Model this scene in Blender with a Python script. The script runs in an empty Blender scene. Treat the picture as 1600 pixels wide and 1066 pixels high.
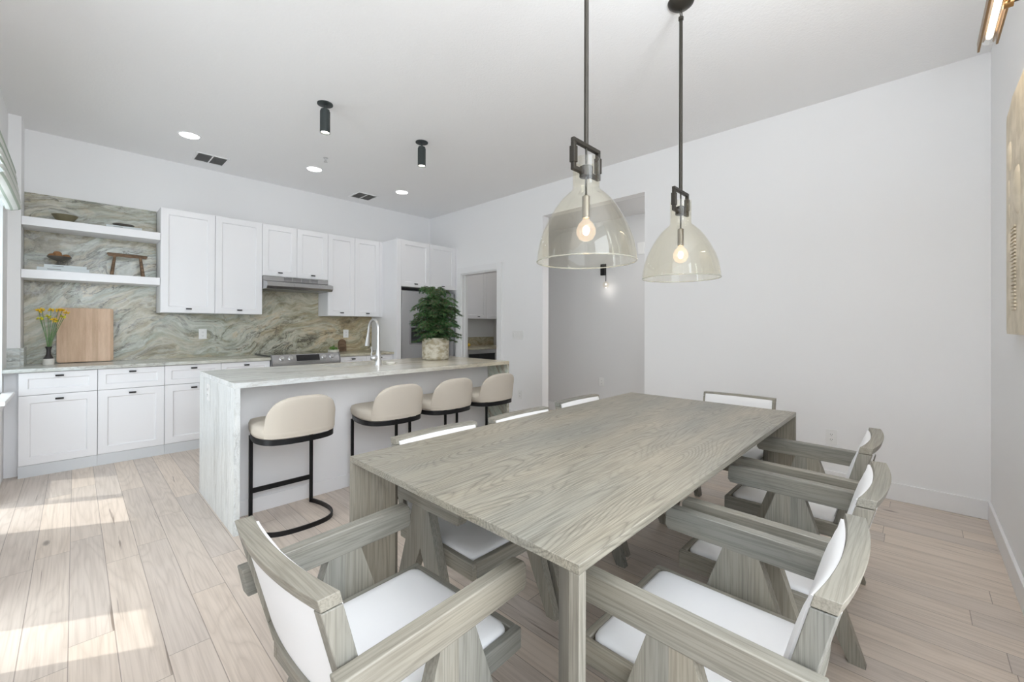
import bpy, bmesh, math, random
from mathutils import Vector, Matrix
random.seed(7)
sc = bpy.context.scene
COL = sc.collection
PI = math.pi

# ------------------------------------------------------------------ camera
CAM_H = 1.25987
R = Vector((0.69295026, -0.72098049, 0.00265881)); F = Vector((0.7209755, 0.69295536, 0.002683))
F.normalize(); U = R.cross(F).normalized(); R = F.cross(U).normalized()
cd = bpy.data.cameras.new('camera'); cam = bpy.data.objects.new('camera', cd); COL.objects.link(cam)
m = Matrix((R, U, -F)).transposed().to_4x4(); m.translation = Vector((0, 0, CAM_H))
cam.matrix_world = m
cd.sensor_width = 36; cd.lens = 657.022 / 1600 * 36; cd.shift_y = -24.5 / 1600
cd.clip_start = 0.02; cd.clip_end = 200
sc.camera = cam

# ------------------------------------------------------------------ world, sun, daylight, exposure
sc.view_settings.view_transform = 'Standard'; sc.view_settings.look = 'None'
sc.view_settings.gamma = 1; sc.view_settings.use_curve_mapping = False
sc.view_settings.exposure = -0.08
sc.cycles.max_bounces = 12; sc.cycles.diffuse_bounces = 7; sc.cycles.transparent_max_bounces = 16
sc.cycles.sample_clamp_indirect = 6
w = bpy.data.worlds.new('World'); sc.world = w; w.use_nodes = True
bg = w.node_tree.nodes['Background']; bg.inputs[0].default_value = (0.86, 0.93, 1.0, 1); bg.inputs[1].default_value = 2.9

def light(name, kind, loc, energy, color=(1, 1, 1), rot=(0, 0, 0), **kw):
    l = bpy.data.lights.new(name, kind); l.energy = energy; l.color = color
    for k, v in kw.items(): setattr(l, k, v)
    o = bpy.data.objects.new(name, l); COL.objects.link(o); o.location = loc; o.rotation_euler = rot
    return o
sun_dir = Vector((1, -0.5625, -3.44)).normalized()
s = light('sun', 'SUN', (-3, 6, 10), 2.6, (1.0, 0.965, 0.91), angle=0.009)
s.rotation_euler = sun_dir.to_track_quat('-Z', 'Y').to_euler()
# daylight through the window openings of the left wall (just outside the glass)
for (y0, y1, z0, z1, e) in ((4.03, 5.26, 0.1, 2.2, 6), (2.51, 2.9, 0.05, 2.2, 12)):
    light('window_daylight', 'AREA', (-0.62, (y0 + y1) / 2, (z0 + z1) / 2), e, (0.9, 0.96, 1.0),
          (0, -PI / 2, 0), shape='RECTANGLE', size=z1 - z0, size_y=y1 - y0)
# added fill light behind the camera, not a real window
light('rear_fill_light', 'AREA', (1.0, -3.0, 2.7), 165, (0.88, 0.94, 1.0), (PI / 2 - 0.32, 0, 0), shape='RECTANGLE', size=4.5, size_y=2.6)
# two added, unseen fill lights aimed up to brighten ceiling and room
light('ceiling_fill_light', 'AREA', (1.15, -0.28, 2.0), 56, (0.90, 0.95, 1.0), (PI, 0, 0), shape='DISK', size=0.5)
light('ceiling_fill_light', 'AREA', (-0.1, -0.6, 1.8), 32, (0.90, 0.95, 1.0), (PI, -0.1, 0), shape='DISK', size=0.5)

# ------------------------------------------------------------------ node helpers
def new_mat(name):
    m = bpy.data.materials.new(name); m.use_nodes = True
    nt = m.node_tree; b = nt.nodes['Principled BSDF']
    return m, nt, b
def plain(name, col, rough=0.5, metal=0.0, spec=0.5, emit=None, es=0, bump=None):
    m, nt, b = new_mat(name)
    b.inputs['Base Color'].default_value = (*col, 1); b.inputs['Roughness'].default_value = rough
    b.inputs['Metallic'].default_value = metal; b.inputs['Specular IOR Level'].default_value = spec
    if emit: b.inputs['Emission Color'].default_value = (*emit, 1); b.inputs['Emission Strength'].default_value = es
    if bump:
        sca, st, dist = bump
        tc = nt.nodes.new('ShaderNodeTexCoord'); n = nt.nodes.new('ShaderNodeTexNoise'); bp = nt.nodes.new('ShaderNodeBump')
        n.inputs['Scale'].default_value = sca; n.inputs['Detail'].default_value = 4
        nt.links.new(tc.outputs['Object'], n.inputs['Vector']); nt.links.new(n.outputs[0], bp.inputs['Height'])
        bp.inputs['Strength'].default_value = st; bp.inputs['Distance'].default_value = dist
        nt.links.new(bp.outputs[0], b.inputs['Normal'])
    return m
def mapping(nt, scale=(1, 1, 1), rot=(0, 0, 0), loc=(0, 0, 0), src=None):
    mp = nt.nodes.new('ShaderNodeMapping')
    mp.inputs['Scale'].default_value = scale; mp.inputs['Rotation'].default_value = rot; mp.inputs['Location'].default_value = loc
    if src is None:
        tc = nt.nodes.new('ShaderNodeTexCoord'); src = tc.outputs['Object']
    nt.links.new(src, mp.inputs['Vector']); return mp.outputs[0]
def noise(nt, vec, scale, detail=3, rough=0.5, dist=0.0):
    n = nt.nodes.new('ShaderNodeTexNoise'); n.inputs['Scale'].default_value = scale; n.inputs['Detail'].default_value = detail
    n.inputs['Roughness'].default_value = rough; n.inputs['Distortion'].default_value = dist
    nt.links.new(vec, n.inputs['Vector']); return n
def math_(nt, op, a, b=None, c=None):
    n = nt.nodes.new('ShaderNodeMath'); n.operation = op
    for i, v in enumerate((a, b, c)):
        if v is None: continue
        if isinstance(v, (int, float)): n.inputs[i].default_value = v
        else: nt.links.new(v, n.inputs[i])
    return n.outputs[0]
def ramp(nt, fac, stops, interp='LINEAR'):
    r = nt.nodes.new('ShaderNodeValToRGB'); r.color_ramp.interpolation = interp
    e = r.color_ramp.elements
    while len(e) < len(stops): e.new(0.5)
    for el, (p, c) in zip(e, stops):
        el.position = p; el.color = (*c, 1) if len(c) == 3 else c
    nt.links.new(fac, r.inputs[0]); return r.outputs[0]
def mix(nt, fac, a, b, mode='MIX'):
    n = nt.nodes.new('ShaderNodeMix'); n.data_type = 'RGBA'; n.blend_type = mode
    for sock, v in ((n.inputs[0], fac), (n.inputs[6], a), (n.inputs[7], b)):
        if isinstance(v, (int, float)): sock.default_value = v
        elif isinstance(v, tuple): sock.default_value = (*v, 1)
        else: nt.links.new(v, sock)
    return n.outputs[2]
def vadd(nt, vec, fac_color, amt):
    s = nt.nodes.new('ShaderNodeVectorMath'); s.operation = 'SUBTRACT'; nt.links.new(fac_color, s.inputs[0]); s.inputs[1].default_value = (0.5, 0.5, 0.5)
    k = nt.nodes.new('ShaderNodeVectorMath'); k.operation = 'MULTIPLY'; nt.links.new(s.outputs[0], k.inputs[0]); k.inputs[1].default_value = amt
    a = nt.nodes.new('ShaderNodeVectorMath'); a.operation = 'ADD'; nt.links.new(vec, a.inputs[0]); nt.links.new(k.outputs[0], a.inputs[1])
    return a.outputs[0]
def bump(nt, b, h, st=0.3, dist=0.002):
    bp = nt.nodes.new('ShaderNodeBump'); bp.inputs['Strength'].default_value = st; bp.inputs['Distance'].default_value = dist
    nt.links.new(h, bp.inputs['Height']); nt.links.new(bp.outputs[0], b.inputs['Normal'])

# weathered grey oak; axis = direction of the grain
def oak(name, axis, light_=(0.29, 0.278, 0.24), dark=(0.105, 0.096, 0.078), k=1.0, rough=0.5, freq=55, wide=6.0, line=0.45):
    m, nt, b = new_mat(name)
    tc = nt.nodes.new('ShaderNodeTexCoord'); oi = nt.nodes.new('ShaderNodeObjectInfo')
    off = nt.nodes.new('ShaderNodeVectorMath'); off.operation = 'ADD'
    nt.links.new(tc.outputs['Object'], off.inputs[0])
    mul = math_(nt, 'MULTIPLY', oi.outputs['Random'], 37.0)
    nt.links.new(mul, off.inputs[1])
    def sc_(al, ac):
        v = [ac * k] * 3; v['xyz'.index(axis)] = al * k; return tuple(v)
    v1 = mapping(nt, sc_(0.55, wide), src=off.outputs[0])
    n1 = noise(nt, v1, 1.0, 2.0, 0.45, 0.35)
    vj = mapping(nt, sc_(6, 60), src=off.outputs[0]); nj = noise(nt, vj, 1.0, 2, 0.5)
    c = math_(nt, 'MULTIPLY_ADD', nj.outputs[0], 1.6, math_(nt, 'MULTIPLY', n1.outputs[0], freq))
    c = math_(nt, 'ABSOLUTE', math_(nt, 'SINE', c))
    c = math_(nt, 'POWER', c, 0.33)                      # thin dark growth lines
    vg = mapping(nt, sc_(1.1, 7), loc=(5, 3, 1), src=off.outputs[0]); ng = noise(nt, vg, 1.0, 2, 0.5)
    gate = ramp(nt, ng.outputs[0], [(0.36, (0.25, 0.25, 0.25)), (0.62, (1, 1, 1))])
    c = math_(nt, 'SUBTRACT', 1.0, math_(nt, 'MULTIPLY', math_(nt, 'SUBTRACT', 1.0, c), gate))
    v2 = mapping(nt, sc_(5.0, 210), src=off.outputs[0]); n2 = noise(nt, v2, 1.0, 3, 0.6)
    v3 = mapping(nt, sc_(0.8, 4), src=off.outputs[0]); n3 = noise(nt, v3, 1.0, 3, 0.5)
    pores = ramp(nt, n2.outputs[0], [(0.38, (0, 0, 0)), (0.56, (1, 1, 1))])
    f = math_(nt, 'MULTIPLY', math_(nt, 'MULTIPLY_ADD', c, line, 1.0 - line), math_(nt, 'MULTIPLY_ADD', pores, 0.42, 0.58))
    col = mix(nt, f, dark, light_)
    tint = ramp(nt, n3.outputs[0], [(0.3, (0.80, 0.83, 0.86)), (0.7, (1.12, 1.06, 0.98))])
    col = mix(nt, 1.0, col, tint, 'MULTIPLY')
    nt.links.new(col, b.inputs['Base Color']); b.inputs['Roughness'].default_value = rough
    bump(nt, b, f, 0.12, 0.0005)
    return m

def stone(name, rot, stops, warp=0.35, stretch=(0.8, 4.0, 4.0), fine=0.5, rough=0.18, tint=None, seed=(0, 0, 0), dark=(0.10, 0.095, 0.08), veins=0.7, grain=0.5, pale=(0.75, 0.76, 0.72)):
    m, nt, b = new_mat(name)
    base = mapping(nt, (1, 1, 1), rot, seed)
    wn = noise(nt, base, 1.0, 2, 0.5)
    v = vadd(nt, base, wn.outputs[1], (warp, warp, warp))
    wn2 = noise(nt, v, 7.0, 4, 0.6); v = vadd(nt, v, wn2.outputs[1], (0.07, 0.07, 0.07))
    mp = mapping(nt, stretch, src=v)
    n = noise(nt, mp, 1.0, 10, 0.68, 0.5)
    col = ramp(nt, n.outputs[0], stops)
    # dark hair veins and pale ones follow the same flow
    mp2 = mapping(nt, tuple(q * 2.2 for q in stretch), loc=(3, 5, 7), src=v); n2 = noise(nt, mp2, 1.0, 6, 0.6, 0.9)
    a = math_(nt, 'ABSOLUTE', math_(nt, 'SUBTRACT', n2.outputs[0], 0.5))
    va = ramp(nt, a, [(0.0, (1, 1, 1)), (0.022, (0.35, 0.35, 0.35)), (0.05, (0, 0, 0))])
    mp3 = mapping(nt, tuple(q * 0.9 for q in stretch), loc=(13, 1, 2), src=v); n3 = noise(nt, mp3, 1.0, 3, 0.5)
    gate = ramp(nt, n3.outputs[0], [(0.42, (0, 0, 0)), (0.6, (1, 1, 1))])
    vf = math_(nt, 'MULTIPLY', math_(nt, 'MULTIPLY', va, gate), veins)
    col = mix(nt, vf, col, dark)
    mp4 = mapping(nt, tuple(q * 1.6 for q in stretch), loc=(31, 15, 4), src=v); n4 = noise(nt, mp4, 1.0, 7, 0.6, 0.5)
    a4 = math_(nt, 'ABSOLUTE', math_(nt, 'SUBTRACT', n4.outputs[0], 0.5))
    vp = ramp(nt, a4, [(0.0, (1, 1, 1)), (0.06, (0, 0, 0))])
    col = mix(nt, math_(nt, 'MULTIPLY', vp, fine), col, pale)
    mp5 = mapping(nt, tuple(q * 9 for q in stretch), loc=(2, 9, 5), src=v); n5 = noise(nt, mp5, 1.0, 6, 0.7)
    gr = ramp(nt, n5.outputs[0], [(0.30, (0.62, 0.61, 0.58)), (0.48, (0.98, 0.98, 0.98)), (0.70, (1.12, 1.12, 1.12))])
    col = mix(nt, grain, col, mix(nt, 1.0, col, gr, 'MULTIPLY'))
    if tint:                                              # slow colour change along the slab
        axis, a0, a1, c1 = tint
        sx = nt.nodes.new('ShaderNodeSeparateXYZ'); tc = nt.nodes.new('ShaderNodeTexCoord'); nt.links.new(tc.outputs['Object'], sx.inputs[0])
        mr = nt.nodes.new('ShaderNodeMapRange'); mr.inputs[1].default_value = a0; mr.inputs[2].default_value = a1
        nt.links.new(math_(nt, 'ADD', sx.outputs['xyz'.index(axis)], math_(nt, 'MULTIPLY', wn.outputs[0], 0.8)), mr.inputs[0])
        col = mix(nt, mr.outputs[0], col, mix(nt, 1.0, col, c1, 'MULTIPLY'))
    nt.links.new(col, b.inputs['Base Color']); b.inputs['Roughness'].default_value = rough
    return m

def make_floor_mat():
    m, nt, b = new_mat('pale_oak_planks')
    tc = nt.nodes.new('ShaderNodeTexCoord')
    sp = nt.nodes.new('ShaderNodeSeparateXYZ'); nt.links.new(tc.outputs['Object'], sp.inputs[0])
    W = 0.1325
    px = math_(nt, 'DIVIDE', math_(nt, 'ADD', sp.outputs[0], 5 * W + 0.0125), W)
    ix = math_(nt, 'FLOOR', px); fx = math_(nt, 'SUBTRACT', px, ix)
    wn = nt.nodes.new('ShaderNodeTexWhiteNoise'); wn.noise_dimensions = '1D'; nt.links.new(ix, wn.inputs['W'])
    py = math_(nt, 'ADD', math_(nt, 'DIVIDE', sp.outputs[1], 1.15), math_(nt, 'MULTIPLY', wn.outputs[0], 9.0))
    iy = math_(nt, 'FLOOR', py); fy = math_(nt, 'SUBTRACT', py, iy)
    cmb = nt.nodes.new('ShaderNodeCombineXYZ'); nt.links.new(ix, cmb.inputs[0]); nt.links.new(iy, cmb.inputs[1])
    w2 = nt.nodes.new('ShaderNodeTexWhiteNoise'); w2.noise_dimensions = '2D'; nt.links.new(cmb.outputs[0], w2.inputs['Vector'])
    offv = nt.nodes.new('ShaderNodeVectorMath'); offv.operation = 'MULTIPLY_ADD'
    nt.links.new(w2.outputs[1], offv.inputs[0]); offv.inputs[1].default_value = (11, 11, 11); nt.links.new(tc.outputs['Object'], offv.inputs[2])
    v1 = mapping(nt, (7, 0.75, 1), src=offv.outputs[0]); n1 = noise(nt, v1, 1.0, 2, 0.5, 0.5)
    c = math_(nt, 'MULTIPLY_ADD', math_(nt, 'SINE', math_(nt, 'MULTIPLY', n1.outputs[0], 60)), 0.5, 0.5)
    lines = math_(nt, 'POWER', c, 0.3)
    v2 = mapping(nt, (120, 2.2, 1), src=offv.outputs[0]); n2 = noise(nt, v2, 1.0, 3, 0.6)
    por = ramp(nt, n2.outputs[0], [(0.36, (0, 0, 0)), (0.55, (1, 1, 1))])
    g = math_(nt, 'MULTIPLY', math_(nt, 'MULTIPLY_ADD', lines, 0.35, 0.65), math_(nt, 'MULTIPLY_ADD', por, 0.3, 0.7))
    v5 = mapping(nt, (38, 1.1, 1), loc=(4, 8, 0), src=offv.outputs[0]); n5 = noise(nt, v5, 1.0, 3, 0.65, 0.6)
    crack = ramp(nt, n5.outputs[0], [(0.27, (0, 0, 0)), (0.33, (1, 1, 1))])
    col = mix(nt, g, (0.40, 0.335, 0.28), (0.67, 0.59, 0.52))
    pl = mix(nt, w2.outputs[0], (0.90, 0.90, 0.91), (1.07, 1.04, 1.0))
    col = mix(nt, 1.0, col, pl, 'MULTIPLY')
    col = mix(nt, math_(nt, 'MULTIPLY', math_(nt, 'SUBTRACT', 1.0, crack), 0.75), col, (0.16, 0.115, 0.085))
    # knots
    v6 = mapping(nt, (6.5, 2.2, 1), src=offv.outputs[0])
    vo = nt.nodes.new('ShaderNodeTexVoronoi'); vo.inputs['Scale'].default_value = 0.55; nt.links.new(v6, vo.inputs['Vector'])
    kn = ramp(nt, vo.outputs['Distance'], [(0.035, (1, 1, 1)), (0.07, (0, 0, 0))])
    col = mix(nt, math_(nt, 'MULTIPLY', kn, 0.7), col, (0.12, 0.09, 0.07))
    # seams
    sx = math_(nt, 'MINIMUM', fx, math_(nt, 'SUBTRACT', 1.0, fx)); sy = math_(nt, 'MINIMUM', fy, math_(nt, 'SUBTRACT', 1.0, fy))
    s1 = math_(nt, 'LESS_THAN', sx, 0.011); s2 = math_(nt, 'LESS_THAN', sy, 0.0013)
    sm = math_(nt, 'MAXIMUM', s1, s2)
    col = mix(nt, math_(nt, 'MULTIPLY', sm, 0.62), col, (0.15, 0.115, 0.09))
    nt.links.new(col, b.inputs['Base Color']); b.inputs['Roughness'].default_value = 0.42
    h = math_(nt, 'SUBTRACT', math_(nt, 'MULTIPLY', g, 0.4), sm); bump(nt, b, h, 0.3, 0.001)
    return m

M = {}
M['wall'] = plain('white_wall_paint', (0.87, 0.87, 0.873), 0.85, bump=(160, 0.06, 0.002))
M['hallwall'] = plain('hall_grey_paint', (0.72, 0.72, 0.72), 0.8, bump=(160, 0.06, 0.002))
M['ceil'] = plain('textured_ceiling_paint', (0.875, 0.872, 0.872), 0.9, bump=(75, 0.5, 0.004))
M['trim'] = plain('white_trim_gloss', (0.84, 0.84, 0.845), 0.4)
M['cab'] = plain('white_cabinet_lacquer', (0.83, 0.83, 0.845), 0.38)
M['cabgrey'] = plain('cabinet_shadow_gap', (0.55, 0.55, 0.56), 0.6)
M['plinth'] = plain('shade_toned_toe_kick', (0.66, 0.68, 0.70), 0.55)  # white toe kick, its shade put into the colour as grey
M['panel'] = plain('white_island_panel', (0.84, 0.84, 0.855), 0.5)
M['black'] = plain('black_metal', (0.018, 0.018, 0.019), 0.42, 0.6)
M['pull'] = plain('black_pull', (0.02, 0.018, 0.017), 0.4, 0.4)
M['steel'] = plain('brushed_steel', (0.62, 0.62, 0.62), 0.28, 1.0)
M['asteel'] = plain('appliance_steel', (0.42, 0.42, 0.425), 0.27, 1.0)
M['dsteel'] = plain('dark_steel', (0.28, 0.28, 0.29), 0.3, 1.0)
M['glassblk'] = plain('black_glass', (0.012, 0.012, 0.014), 0.08)
M['bronze'] = plain('dark_bronze', (0.055, 0.05, 0.042), 0.4, 0.75)
M['socket'] = plain('aged_nickel', (0.25, 0.23, 0.20), 0.4, 0.8)
M['greenblk'] = plain('charcoal_lamp_metal', (0.045, 0.055, 0.055), 0.5, 0.3)
M['brass'] = plain('aged_brass', (0.28, 0.17, 0.075), 0.32, 0.9)
M['plastic'] = plain('white_plastic', (0.83, 0.83, 0.82), 0.35)
M['slot'] = plain('outlet_slot', (0.12, 0.12, 0.12), 0.6)
M['fabric'] = plain('white_upholstery', (0.82, 0.82, 0.825), 0.9, spec=0.2, bump=(900, 0.15, 0.0006))
M['boucle'] = plain('beige_velvet', (0.55, 0.50, 0.43), 0.85, spec=0.25, bump=(260, 0.25, 0.0012))
M['book'] = plain('white_book_cloth', (0.62, 0.665, 0.675), 0.6)
M['ink'] = plain('grey_ink', (0.22, 0.22, 0.22), 0.7)
M['pages'] = plain('book_pages', (0.72, 0.68, 0.6), 0.8)
M['olive'] = plain('olive_stoneware', (0.17, 0.15, 0.085), 0.6, bump=(60, 0.3, 0.002))
M['darkclay'] = plain('dark_clay', (0.10, 0.09, 0.075), 0.55)
M['pod'] = plain('dried_pod', (0.30, 0.15, 0.06), 0.7, bump=(60, 0.5, 0.003))
M['vaseblk'] = plain('black_glaze', (0.035, 0.03, 0.03), 0.35)
M['vasewhite'] = plain('white_ceramic', (0.75, 0.73, 0.68), 0.5)
M['stem'] = plain('flower_stem', (0.13, 0.24, 0.09), 0.6)
M['petal'] = plain('yellow_petal', (0.85, 0.58, 0.03), 0.6)
M['petal2'] = plain('lime_petal', (0.62, 0.60, 0.05), 0.6)
M['flowerc'] = plain('flower_centre', (0.45, 0.22, 0.02), 0.7)
M['herb'] = plain('herb_leaf', (0.10, 0.26, 0.03), 0.5)
M['bark'] = plain('young_bark', (0.12, 0.09, 0.05), 0.8)
M['soil'] = plain('potting_soil', (0.05, 0.035, 0.025), 0.95)
M['lemon'] = plain('yellow_cloth', (0.75, 0.5, 0.06), 0.7)
M['vent'] = plain('grey_vent_louvre', (0.42, 0.42, 0.42), 0.5)
M['canemit'] = plain('downlight_lens', (1, 1, 1), 0.4, emit=(1, 0.98, 0.95), es=9)
M['spotemit'] = plain('spot_lens', (1, 1, 1), 0.4, emit=(1, 0.93, 0.82), es=12)
M['sconceemit'] = plain('sconce_glow', (1, 1, 1), 0.4, emit=(1, 0.95, 0.88), es=4)
M['filament'] = plain('bulb_glow', (1, 0.9, 0.75), 0.4, emit=(1, 0.74, 0.5), es=14)
M['tubeemit'] = plain('tube_glow', (1, 0.9, 0.7), 0.4, emit=(1, 0.82, 0.55), es=9)
M['floor'] = make_floor_mat()
M['oakx'] = oak('grey_oak_x', 'x'); M['oaky'] = oak('grey_oak_y', 'y'); M['oakz'] = oak('grey_oak_z', 'z')
M['tabletop'] = oak('grey_oak_tabletop', 'x', freq=165, wide=3.2, line=0.85, rough=0.36, light_=(0.345, 0.325, 0.27), dark=(0.062, 0.054, 0.04))
M['splash'] = stone('green_flow_quartzite', (0, math.radians(20), 0),
    [(0.27, (0.12, 0.105, 0.075)), (0.36, (0.30, 0.275, 0.20)), (0.43, (0.46, 0.42, 0.315)), (0.50, (0.35, 0.36, 0.285)), (0.56, (0.50, 0.535, 0.485)), (0.63, (0.57, 0.51, 0.385)), (0.74, (0.33, 0.30, 0.205))],
    warp=0.75, stretch=(0.75, 3.4, 3.4), tint=('x', 1.2, 3.2, (1.0, 0.88, 0.70)), fine=0.35, rough=0.25, veins=1.0, grain=1.0)
ISL = [(0.25, (0.36, 0.36, 0.34)), (0.38, (0.56, 0.58, 0.57)), (0.50, (0.74, 0.765, 0.765)), (0.62, (0.66, 0.685, 0.68)), (0.75, (0.78, 0.785, 0.77))]
M['isltop'] = stone('pale_flow_marble_top', (0, 0, math.radians(4)), ISL, warp=0.3, stretch=(0.7, 6, 6), tint=('x', 1.5, 3.3, (0.88, 0.77, 0.60)), fine=0.3, veins=0.35, dark=(0.25, 0.2, 0.15))
M['islfall'] = stone('pale_flow_marble_end', (0, 0, 0), ISL, warp=0.12, stretch=(9, 14, 1.0), fine=0.3, veins=0.4, dark=(0.3, 0.3, 0.3), rough=0.3)
M['islfall2'] = stone('green_flow_marble_end', (math.radians(35), 0, 0), [(0.3, (0.14, 0.12, 0.09)), (0.42, (0.38, 0.34, 0.26)), (0.52, (0.45, 0.52, 0.46)), (0.65, (0.60, 0.58, 0.50))], warp=0.3, stretch=(9, 11, 1.4), fine=0.4, rough=0.3)
M['counter'] = stone('grey_flow_counter', (0, 0, 0), [(0.28, (0.28, 0.27, 0.23)), (0.42, (0.46, 0.46, 0.42)), (0.52, (0.60, 0.64, 0.63)), (0.66, (0.48, 0.48, 0.42))], warp=0.4, stretch=(1.6, 8, 8), tint=('x', 0.6, 2.6, (0.95, 0.86, 0.70)), fine=0.35, rough=0.2)

def make_board_mat():
    m, nt, b = new_mat('maple_cutting_board')
    tc = nt.nodes.new('ShaderNodeTexCoord'); sp = nt.nodes.new('ShaderNodeSeparateXYZ'); nt.links.new(tc.outputs['Object'], sp.inputs[0])
    ix = math_(nt, 'FLOOR', math_(nt, 'DIVIDE', sp.outputs[0], 0.043))
    wn = nt.nodes.new('ShaderNodeTexWhiteNoise'); wn.noise_dimensions = '1D'; nt.links.new(ix, wn.inputs['W'])
    v = mapping(nt, (26, 26, 4)); n = noise(nt, v, 1, 6, 0.7)
    col = mix(nt, n.outputs[0], (0.46, 0.28, 0.17), (0.86, 0.68, 0.51))
    col = mix(nt, 1.0, col, mix(nt, wn.outputs[0], (0.86, 0.82, 0.78), (1.08, 1.08, 1.1)), 'MULTIPLY')
    nt.links.new(col, b.inputs['Base Color']); b.inputs['Roughness'].default_value = 0.6; return m
M['board'] = make_board_mat()
def two_noise(name, c1, c2, scale, rough=0.8, st=0.4, vs=(1, 1, 1), dist=0.003, lo=0.4, hi=0.6):
    m, nt, b = new_mat(name); v = mapping(nt, vs); n = noise(nt, v, scale, 5, 0.6)
    col = ramp(nt, n.outputs[0], [(lo, c1), (hi, c2)]); nt.links.new(col, b.inputs['Base Color'])
    b.inputs['Roughness'].default_value = rough; bump(nt, b, n.outputs[0], st, dist); return m
M['pot'] = two_noise('weathered_concrete_pot', (0.36, 0.31, 0.21), (0.60, 0.57, 0.48), 16, vs=(1, 1, 1.6))
M['needle'] = two_noise('conifer_needles', (0.010, 0.05, 0.016), (0.05, 0.165, 0.04), 9, 0.5, 0)
M['oldwood'] = two_noise('old_brown_wood', (0.09, 0.055, 0.03), (0.22, 0.14, 0.085), 30, vs=(0.3, 1, 1))
M['cream'] = two_noise('cream_carved_relief', (0.60, 0.53, 0.41), (0.74, 0.66, 0.53), 9, 0.8, 0.3, vs=(1, 1, 1), dist=0.004)
def stripe_mat():
    m, nt, b = new_mat('striped_shade_linen')
    uv = nt.nodes.new('ShaderNodeUVMap'); sp = nt.nodes.new('ShaderNodeSeparateXYZ'); nt.links.new(uv.outputs[0], sp.inputs[0])
    f = math_(nt, 'FRACT', math_(nt, 'MULTIPLY', sp.outputs[1], 24))
    s_ = math_(nt, 'LESS_THAN', f, 0.34)
    col = mix(nt, s_, (0.80, 0.82, 0.78), (0.46, 0.53, 0.45)); nt.links.new(col, b.inputs['Base Color'])
    b.inputs['Roughness'].default_value = 0.9; return m
M['shade'] = stripe_mat()
def thin_glass(name, tint, gl=0.9, rough=0.02, ior=1.45):
    m = bpy.data.materials.new(name); m.use_nodes = True; nt = m.node_tree; nt.nodes.clear()
    o = nt.nodes.new('ShaderNodeOutputMaterial'); t = nt.nodes.new('ShaderNodeBsdfTransparent'); g = nt.nodes.new('ShaderNodeBsdfGlossy')
    t.inputs[0].default_value = (*tint, 1); g.inputs[0].default_value = (gl, gl, gl, 1); g.inputs['Roughness'].default_value = rough
    fr = nt.nodes.new('ShaderNodeFresnel'); fr.inputs[0].default_value = ior; mx = nt.nodes.new('ShaderNodeMixShader')
    geo = nt.nodes.new('ShaderNodeNewGeometry'); f = math_(nt, 'MULTIPLY', fr.outputs[0], math_(nt, 'SUBTRACT', 1.0, geo.outputs['Backfacing']))
    nt.links.new(f, mx.inputs[0]); nt.links.new(t.outputs[0], mx.inputs[1]); nt.links.new(g.outputs[0], mx.inputs[2]); nt.links.new(mx.outputs[0], o.inputs[0])
    return m
M['smoke'] = thin_glass('champagne_glass', (0.975, 0.965, 0.925), gl=1.0, ior=1.6)
M['rim'] = plain('glass_rim_edge', (0.80, 0.79, 0.70), 0.1)
M['rim'].node_tree.nodes['Principled BSDF'].inputs['Transmission Weight'].default_value = 0.7
M['clear'] = thin_glass('clear_bulb_glass', (0.99, 0.97, 0.93))
def bulb_glass():
    m = thin_glass('glowing_bulb_glass', (0.97, 0.93, 0.87), 1.0, 0.03, 1.8); nt = m.node_tree
    o = [q for q in nt.nodes if q.type == 'OUTPUT_MATERIAL'][0]; src = o.inputs[0].links[0].from_socket
    e = nt.nodes.new('ShaderNodeEmission'); e.inputs[0].default_value = (1, 0.75, 0.55, 1); e.inputs[1].default_value = 0.28
    a = nt.nodes.new('ShaderNodeAddShader'); nt.links.new(src, a.inputs[0]); nt.links.new(e.outputs[0], a.inputs[1]); nt.links.new(a.outputs[0], o.inputs[0]); return m
M['bulbglass'] = bulb_glass()
M['pane'] = thin_glass('window_pane', (0.97, 0.98, 0.98))
M['screen'] = thin_glass('insect_screen', (0.78, 0.79, 0.79), gl=0.1, rough=0.6, ior=1.01)

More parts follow.
